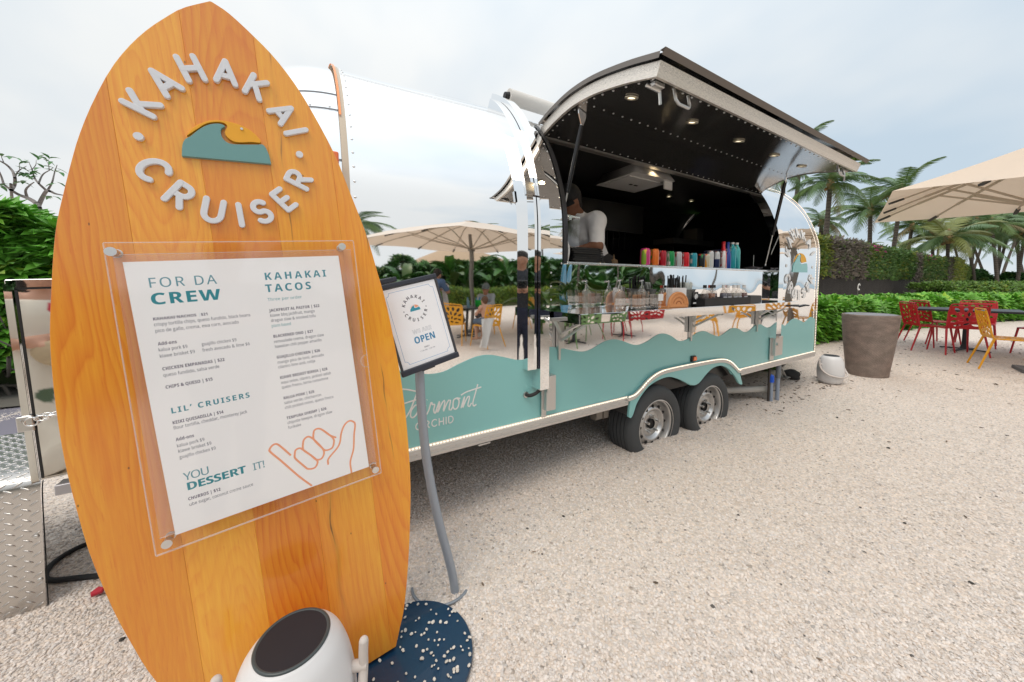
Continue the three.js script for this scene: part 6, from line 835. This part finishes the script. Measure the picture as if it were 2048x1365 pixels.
function person(label, p, turn, J, o) { // J: joints in metres about the feet, facing +z
  const t = thing('person', label, 'person', p, turn); const sk = std(o.skin, .6);
  const hd = J.head, f = V(...(J.look || [0, 0, 1])).normalize(), up = V(...(J.headUp || [0, 1, 0])).normalize(), rt = V(0, 0, 0).crossVectors(up, f).normalize(); const upv = V(0, 0, 0).crossVectors(f, rt); const S = o.s || 1;
  const H = (x, y, z) => [hd[0] + (rt.x * x + upv.x * y + f.x * z) * S, hd[1] + (rt.y * x + upv.y * y + f.y * z) * S, hd[2] + (rt.z * x + upv.z * y + f.z * z) * S]; const r = v => v * S;
  const head = [cap3(H(0, .035, -.012), H(0, .02, .01), r(.088), r(.086)), cap3(H(0, -.02, .03), H(0, -.075, .052), r(.068), r(.042)), cap3(H(0, .012, .09), H(0, -.022, .105), r(.011), r(.016), { k: .012 }), cap3(H(-.078, .0, -.005), H(-.086, -.03, -.005), r(.016), r(.012), { k: .01 }), cap3(H(.078, .0, -.005), H(.086, -.03, -.005), r(.016), r(.012), { k: .01 }), cap3(H(-.03, -.062, .085), H(.03, -.062, .085), r(.009), r(.009), { k: .012 }), cap3(J.neck, H(0, -.05, -.012), r(.058), r(.056))];
  const torso = [cap3(J.chest, J.pelvis, r(.135), r(.125), { s: 1.3 }), cap3(J.shL, J.shR, r(.062), r(.062)), cap3(J.hipL, J.hipR, r(.098), r(.098)), cap3(J.chest, J.neck, r(.12), r(.06), { s: 1.2 })];
  const arms = [['L'], ['R']].flatMap(([s]) => [cap3(J['sh' + s], J['el' + s], r(.052), r(.041)), cap3(J['el' + s], J['wr' + s], r(.041), r(.027))]);
  const legs = ['L', 'R'].flatMap(s => [cap3(J['hip' + s], J['kn' + s], r(.088), r(.056)), cap3(J['kn' + s], J['an' + s], r(.056), r(.036)), cap3(J['an' + s], add(J['an' + s], J['toe' + s] || [0, -.04, .16]), r(.038), r(.030))]);
  const body = sdfMesh([...head, ...torso.map(q => ({ ...q, ra: q.ra * .93, rb: q.rb * .93 })), ...arms, ...legs], .0135 * S, .045);
  const hands = [];
  for (const s of ['L', 'R']) { const w = V(...J['wr' + s]), d = w.clone().sub(V(...J['el' + s])).normalize(); const pal = V(...(J['palm' + s] || [0, -1, 0])).normalize(); const side = V(0, 0, 0).crossVectors(d, pal).normalize(); const N = pal.clone().addScaledVector(d, -pal.dot(d)).normalize(); const W = (a, b, c) => [w.x + (d.x * a + side.x * b + N.x * c) * S, w.y + (d.y * a + side.y * b + N.y * c) * S, w.z + (d.z * a + side.z * b + N.z * c) * S]; const cu = o.curl ?? .5; const pr = [cap3(W(-.03, 0, 0), W(.0, 0, 0), r(.027), r(.026)), cap3(W(.03, -.022, 0), W(.085, -.030, .002), r(.016), r(.013)), cap3(W(.03, .0, 0), W(.088, .0, .002), r(.018), r(.014)), cap3(W(.03, .022, 0), W(.080, .030, .002), r(.016), r(.013)), cap3(W(.0, 0, 0), W(.04, 0, 0), r(.024), r(.024))];
    [[-.031, .060, .9], [-.010, .070, 1], [.011, .066, .97], [.031, .050, .8]].forEach(([b, L, q]) => { const b0 = [.086 - Math.abs(b) * .15, b, .002], b1 = [b0[0] + L * .5 * Math.cos(cu * .5), b * 1.06, b0[2] + L * .5 * Math.sin(cu * .5)], b2 = [b1[0] + L * .5 * Math.cos(cu * 1.5), b * 1.04, b1[2] + L * .5 * Math.sin(cu * 1.5)]; pr.push(cap3(W(...b0), W(...b1), r(.0095), r(.0088), { k: .006 }), cap3(W(...b1), W(...b2), r(.0088), r(.0075), { k: .006 })); });
    const ts = s === 'L' ? -1 : 1; pr.push(cap3(W(.02, ts * .026, .008), W(.055, ts * .048, .022), r(.0135), r(.011), { k: .012 }), cap3(W(.055, ts * .048, .022), W(.085, ts * .046, .034), r(.011), r(.009), { k: .006 })); hands.push(sdfMesh(pr, .0052 * S, .012)); }
  part('body', [body, ...hands], sk, t);
  if (o.shirt) { const slv = o.sleeve ?? .6; const A = ['L', 'R'].flatMap(s => { const q = J['sh' + s].map((v, i) => lerp(v, J['el' + s][i], Math.min(1, slv))); const l = [cap3(J['sh' + s], q, r(.066), r(.060))]; if (slv > 1) l.push(cap3(J['el' + s], J['el' + s].map((v, i) => lerp(v, J['wr' + s][i], slv - 1)), r(.058), r(.046))); return l; });
    const g = sdfMesh([cap3(J.chest, J.pelvis, r(.155), r(.15), { s: 1.25 }), cap3(J.shL, J.shR, r(.074), r(.074)), cap3(J.chest, J.neck, r(.13), r(.064), { s: 1.15 }), ...A], .0125 * S, .05); const q = g.attributes.position; for (let i = 0; i < q.count; i++) { const x = q.getX(i), y = q.getY(i), z = q.getZ(i), w = .007 * nz(x * 9, y * 14, z * 9) + .004 * nz(x * 24, y * 18, z * 24); q.setXYZ(i, x + w, y, z + w); } g.computeVertexNormals(); part('shirt', g, o.shirt.isMaterial ? o.shirt : std(o.shirt, .85), t); if (o.collar) part('collar', new THREE.TorusGeometry(.068 * S, .012, 8, 24).rotateX(1.45).translate(J.neck[0], J.neck[1] - .005, J.neck[2]), std(o.shirt, .8), t); }
  if (o.pants) { const ln = o.pantsLen ?? .92; const g = sdfMesh([cap3(J.hipL, J.hipR, r(.125), r(.125)), cap3(J.pelvis, add(J.pelvis, [0, -.05, 0]), r(.14), r(.13), { s: 1.2 }), ...['L', 'R'].flatMap(s => ln > .5 ? [cap3(J['hip' + s], J['kn' + s], r(.108), r(.074)), cap3(J['kn' + s], J['kn' + s].map((v, i) => lerp(v, J['an' + s][i], (ln - .5) * 2)), r(.074), r(.062))] : [cap3(J['hip' + s], J['hip' + s].map((v, i) => lerp(v, J['kn' + s][i], ln * 2)), r(.112), r(.095))])], .014 * S, .04); part('trousers', g, std(o.pants, .85), t); }
  if (o.shoes) each('shoe', ['L', 'R'].map(s => sdfMesh([cap3(add(J['an' + s], [0, -.035, -.03]), add(J['an' + s], J['toe' + s] || [0, -.04, .18]), r(.046), r(.044))], .013, .01, (x, y) => (J.floor ?? .0) + .004 - y)), std(o.shoes, .7), t);
  if (o.hair) part('hair', sdfMesh([cap3(H(0, .05, -.03), H(0, .03, -.005), r(.097), r(.094)), cap3(H(0, .0, -.05), H(0, -.045, -.058), r(.072), r(.058)), ...(o.longHair ? [cap3(H(-.06, .0, -.04), H(-.075, -.22, -.02), r(.06), r(.045)), cap3(H(.06, .0, -.04), H(.075, -.22, -.02), r(.06), r(.045))] : [])], .010 * S, .03, (x, y, z) => { const d = V(x - hd[0], y - hd[1], z - hd[2]); return (d.dot(f) - .052 * S - .35 * Math.max(0, d.dot(upv)) + (d.dot(upv) < .01 * S ? .075 * S : 0)); }), std(o.hair, .75), t);
  if (o.cap) { part('cap', [sdfMesh([cap3(H(0, .055, -.018), H(0, .045, .0), r(.100), r(.098))], .010 * S, .02, (x, y, z) => { const d = V(x - hd[0], y - hd[1], z - hd[2]); return .032 * S - d.dot(upv); })], std(o.cap, .8), t); const bg = grid(10, 5, (u, v) => { const a = lerp(-1.15, 1.15, u), R = .092 + .075 * v * Math.cos(a * .8); return H(Math.sin(a) * R * .92, .036 - .02 * v - .02 * Math.abs(Math.sin(a)) * v, Math.cos(a) * R); }); part('cap_brim', [bg, bg.clone().translate(0, .005, 0)], std(o.cap, .8), t); }
  each('eye', [-1, 1].map(s => new THREE.SphereGeometry(.0105 * S, 8, 6).translate(...H(s * .031, .012, .079))), std([.03, .025, .02], .3), t); each('brow', [-1, 1].map(s => bar(H(s * .018, .034, .084), H(s * .046, .034, .074), .005 * S, .004 * S, 6)), std(o.hair || [.03, .02, .015], .8), t);
  return t;
}
const stand = (d = {}) => ({ pelvis: [0, .95, 0], chest: [0, 1.26, 0], neck: [0, 1.44, -.01], head: [0, 1.59, .02], shL: [-.175, 1.38, 0], shR: [.175, 1.38, 0], elL: [-.21, 1.10, .0], elR: [.21, 1.10, .0], wrL: [-.20, .87, .08], wrR: [.20, .87, .08], hipL: [-.09, .91, 0], hipR: [.09, .91, 0], knL: [-.10, .50, .01], knR: [.10, .50, .01], anL: [-.10, .08, -.02], anR: [.10, .08, -.02], ...d });
const shiftY = (J, dy) => { const o = {}; for (const k in J) o[k] = Array.isArray(J[k]) && !['look', 'headUp', 'palmL', 'palmR', 'toeL', 'toeR'].includes(k) ? [J[k][0], J[k][1] + dy, J[k][2]] : J[k]; return o; };
// cook inside the window, bent over the folders
person('cook in a white shirt and dark cap bending over the window sill', [2.10, .535, -2.25], -1.5, stand({ pelvis: [0, .93, -.10], chest: [.0, 1.17, .06], neck: [0, 1.33, .13], head: [.0, 1.43, .225], look: [0, -.55, .85], headUp: [0, .85, .55], shL: [-.175, 1.27, .09], shR: [.175, 1.27, .09], elL: [-.24, 1.05, .14], elR: [.24, 1.06, .15], wrL: [-.08, 1.035, .25], wrR: [.13, 1.04, .24], palmL: [0, -1, 0], palmR: [0, -1, 0], hipL: [-.09, .90, -.10], hipR: [.09, .90, -.10], knL: [-.10, .49, -.04], knR: [.10, .49, -.04] }), { skin: [.20, .085, .045], shirt: [.74, .74, .76], sleeve: .85, collar: 1, pants: [.02, .02, .022], shoes: [.02, .02, .02], hair: [.012, .010, .010], cap: [.012, .012, .013], curl: .9 });
// photographer and companion, seen in the polished metal
person('photographer in dark clothes holding a camera at chest height', [-.24, 0, .40], Math.PI - .537 - 0, stand({ head: [0, 1.60, .0], look: [0, -.35, 1], elL: [-.28, 1.12, .02], elR: [.28, 1.12, .02], wrL: [-.09, 1.22, .22], wrR: [.09, 1.22, .22], palmL: [1, 0, .2], palmR: [-1, 0, .2] }), { skin: [.42, .22, .14], shirt: [.03, .033, .04], sleeve: .8, pants: [.02, .025, .05], shoes: [.03, .03, .03], hair: [.015, .012, .01], curl: 1.1 });
{ const c = thing('photo_camera', 'black camera in the hands of the photographer', 'camera', [-.055, 1.285, .092], Math.PI - .537); part('camera_body', rbox(.13, .09, .045, .012, 0, 0, -.03), black, c); part('lens_barrel', new THREE.CylinderGeometry(.036, .038, .045, 24, 1).rotateX(1.57).translate(0, 0, .012), blackGloss, c); }
{
  const wm = [std([.62, .58, .50], .85)]; const dress = std([1, 1, 1], .85, 0, { vertexColors: true });
  const J = stand({ pelvis: [0, .86, 0], chest: [0, 1.10, 0], neck: [0, 1.25, 0], head: [0, 1.375, .02], shL: [-.155, 1.19, 0], shR: [.155, 1.19, 0], elL: [-.20, .95, .05], elR: [.20, .95, .05], wrL: [.05, .94, .19], wrR: [-.05, .90, .20], palmL: [0, 0, -1], palmR: [0, 0, -1], hipL: [-.08, .82, 0], hipR: [.08, .82, 0], knL: [-.08, .45, .01], knR: [.08, .45, .01] });
  const t = person('woman in a white dress with red flowers, arms crossed over a hat', [-1.47, 0, .02], PI - .1, J, { skin: [.50, .27, .18], hair: [.02, .013, .01], longHair: true, s: .93, curl: .6, shoes: [.4, .3, .2] });
  const g = sdfMesh([cap3(J.chest, J.pelvis, .145, .135, { s: 1.2 }), cap3([0, .86, 0], [0, .14, .0], .15, .24, { s: 1.05 }), cap3([-.12, 1.16, 0], [.12, 1.16, 0], .075, .075), ...['L', 'R'].map(s => cap3(J['sh' + s], J['el' + s].map((v, i) => lerp(J['sh' + s][i], v, .85)), .068, .095))], .013, .04, (x, y, z) => Math.max(y - 1.215 + .15 * Math.max(0, z), .08 - y));
  const q = g.attributes.position, col = new Float32Array(q.count * 3); const fl = []; for (let i = 0; i < 120; i++) fl.push([rr(-.35, .35), rr(.1, 1.25), rr(-.3, .3), rr(.022, .055), rnd()]);
  for (let i = 0; i < q.count; i++) { const x = q.getX(i), y = q.getY(i), z = q.getZ(i); const a = Math.atan2(x, z), w = .012 * Math.sin(a * 11 + y * 3) * sstep(.9, .3, y); q.setXYZ(i, x * (1 + w * 3), y, z * (1 + w * 3)); let c = [.66, .60, .51]; for (const [fx, fy, fz, fr, k] of fl) { const d = Math.hypot(x - fx, y - fy, z - fz) + .012 * nz(x * 60, y * 60, z * 60); if (d < fr) { c = k < .62 ? [.48, .03, .05] : k < .8 ? [.60, .25, .20] : [.08, .12, .07]; if (k < .62 && d < fr * .35) c = [.62, .22, .2]; break; } } col.set(c, i * 3); }
  g.computeVertexNormals(); g.setAttribute('color', new THREE.BufferAttribute(col, 3)); const m = new THREE.Mesh(g, dress); m.name = 'dress'; m.castShadow = m.receiveShadow = true; t.add(m);
  const h = thing('straw_hat', 'folded tan straw hat held by the woman in the flowered dress', 'hat', [-1.33, .86, -.20], .3); part('brim', sdfMesh([ell([0, 0, 0], [.15, .075, .03]), ell([.06, -.015, .025], [.10, .065, .03])], .012, .04), std([.42, .32, .20], .9), h); part('hat_band', bar([-.11, .03, .03], [.12, -.02, .04], .010), black, h);
}
// family at the table
person('man in a blue shirt and dark cap leaning over the family table', [2.42, 0, 3.98], .9, stand({ pelvis: [0, .93, -.06], chest: [0, 1.20, .08], neck: [0, 1.36, .16], head: [0, 1.48, .23], look: [0, -.35, .95], headUp: [0, .95, .35], shL: [-.18, 1.31, .12], shR: [.18, 1.31, .12], elL: [-.23, 1.05, .22], elR: [.23, 1.08, .24], wrL: [-.05, 1.10, .42], wrR: [.08, 1.16, .44], hipL: [-.09, .90, -.06], hipR: [.09, .90, -.06] }), { skin: [.42, .21, .13], shirt: [.075, .13, .24], sleeve: .8, pants: [.05, .06, .10], pantsLen: .5, shoes: [.1, .1, .1], hair: [.02, .015, .012], cap: [.012, .014, .022] });
{ const c = part('white_towel', sdfMesh([cap3([0, .14, 0], [0, .02, .02], .075, .05), cap3([0, .02, .02], [.02, -.30, .02], .045, .05), cap3([-.04, .1, 0], [.06, .12, 0], .06, .05)], .014, .03), std([.66, .65, .66], .9), scene); c.name = 'white_towel'; c.position.set(2.80, 1.08, 4.26); tag(c, 'white towel in the hands of the man in blue', 'towel'); }
const sit = (d = {}) => ({ pelvis: [0, .56, -.05], chest: [0, .86, .02], neck: [0, 1.03, .05], head: [0, 1.17, .09], shL: [-.18, .98, .03], shR: [.18, .98, .03], elL: [-.24, .78, .20], elR: [.24, .78, .20], wrL: [-.10, .78, .40], wrR: [.10, .78, .40], hipL: [-.09, .53, -.02], hipR: [.09, .53, -.02], knL: [-.12, .52, .40], knR: [.12, .52, .40], anL: [-.12, .09, .38], anR: [.12, .09, .38], ...d });
person('seated man in a grey shirt and cap leaning on the table', [4.10, 0, 4.72], PI + .75, sit(), { skin: [.42, .20, .12], shirt: [.30, .33, .36], sleeve: 1.7, pants: [.12, .12, .13], pantsLen: .5, hair: [.25, .24, .23], cap: [.13, .16, .17] });
{ const k = .70, J = sit(); for (const q in J) J[q] = J[q].map(v => v * k); for (const q of ['pelvis', 'chest', 'neck', 'head', 'shL', 'shR', 'elL', 'elR', 'wrL', 'wrR', 'hipL', 'hipR', 'knL', 'knR']) J[q][1] += .13; J.anL = [-.08, .14, .26]; J.anR = [.08, .14, .26]; person('bare-backed child with brown hair on a yellow chair', [3.22, 0, 2.98], -.25 + .1, J, { skin: [.58, .34, .24], hair: [.13, .065, .035], pants: [.10, .14, .2], pantsLen: .5, s: .78 }); }
{ const c = part('white_cloth', (() => { const g = grid(14, 22, (u, v) => [(u - .5) * .34 * (1 - .35 * v) - .12 * v, .62 - v * .56, -.20 - .05 * Math.sin(u * 9 + v * 3) * (0.3 + v) - .10 * (1 - v) * 0]); return g; })(), std([.70, .68, .66], .9), scene); c.name = 'white_cloth'; c.position.set(3.02, 0, 2.76); c.rotation.y = -.25; tag(c, 'white towel hanging over the yellow chair of the child', 'towel'); }
{ const t = thing('toy_bucket', 'bright green toy bucket on the family table', 'bucket', [3.62, .748, 4.25]); part('pail', lathe([[0, .004], [.075, .004], [.10, .17], [.104, .17], [.08, .0], [0, 0]], 28), std([.01, .42, .05], .4), t); part('handle', tube([[-.10, .16, 0], [-.07, .08, .09], [.03, .05, .11], [.10, .16, 0]], .006, 20, 6), std([.6, .7, .6], .5), t); part('toys', [bar([0, .1, 0], [.05, .24, 0], .015), bar([-.03, .1, 0], [-.06, .23, .02], .013)], std([.01, .20, .45], .5), t);
  const b = thing('water_bottle', 'clear blue water bottle beside the green bucket', 'bottle', [3.25, .748, 4.10]); part('body', lathe(smooth([[.001, 0], [.034, .001], [.034, .14], [.015, .20], [.014, .21]], 20), 20), phys([.35, .55, .65], .1, 0, { transmission: .6, thickness: 0 }), b); part('cap', new THREE.CylinderGeometry(.016, .016, .02, 14).translate(0, .22, 0), std([.02, .10, .3], .5), b);
  const f = thing('food_tray', 'tray with food on the family table', 'food tray', [3.05, .748, 4.35]); part('tray', rbox(.32, .015, .22, .005, 0, .008, 0), std([.35, .25, .15], .7), f); part('food', [...Array(12)].map(() => new THREE.IcosahedronGeometry(rr(.02, .035), 0).translate(rr(-.12, .12), .03, rr(-.08, .08))), std([.42, .16, .04], .7), f);
  const g = thing('dark_bag', 'black bag lying on the yellow chair left of the child', 'bag', [2.72, .46, 3.62], .5); part('bag_body', sdfMesh([ell([0, .14, 0], [.21, .16, .14]), ell([.06, .06, .04], [.18, .08, .14])], .014, .04), std([.03, .03, .032], .6), g); part('strap', tube([[-.12, .22, 0], [-.06, .36, .02], [.06, .35, 0], [.12, .22, 0]], .012, 20, 6), black, g); }
renderer.render(scene, camera);
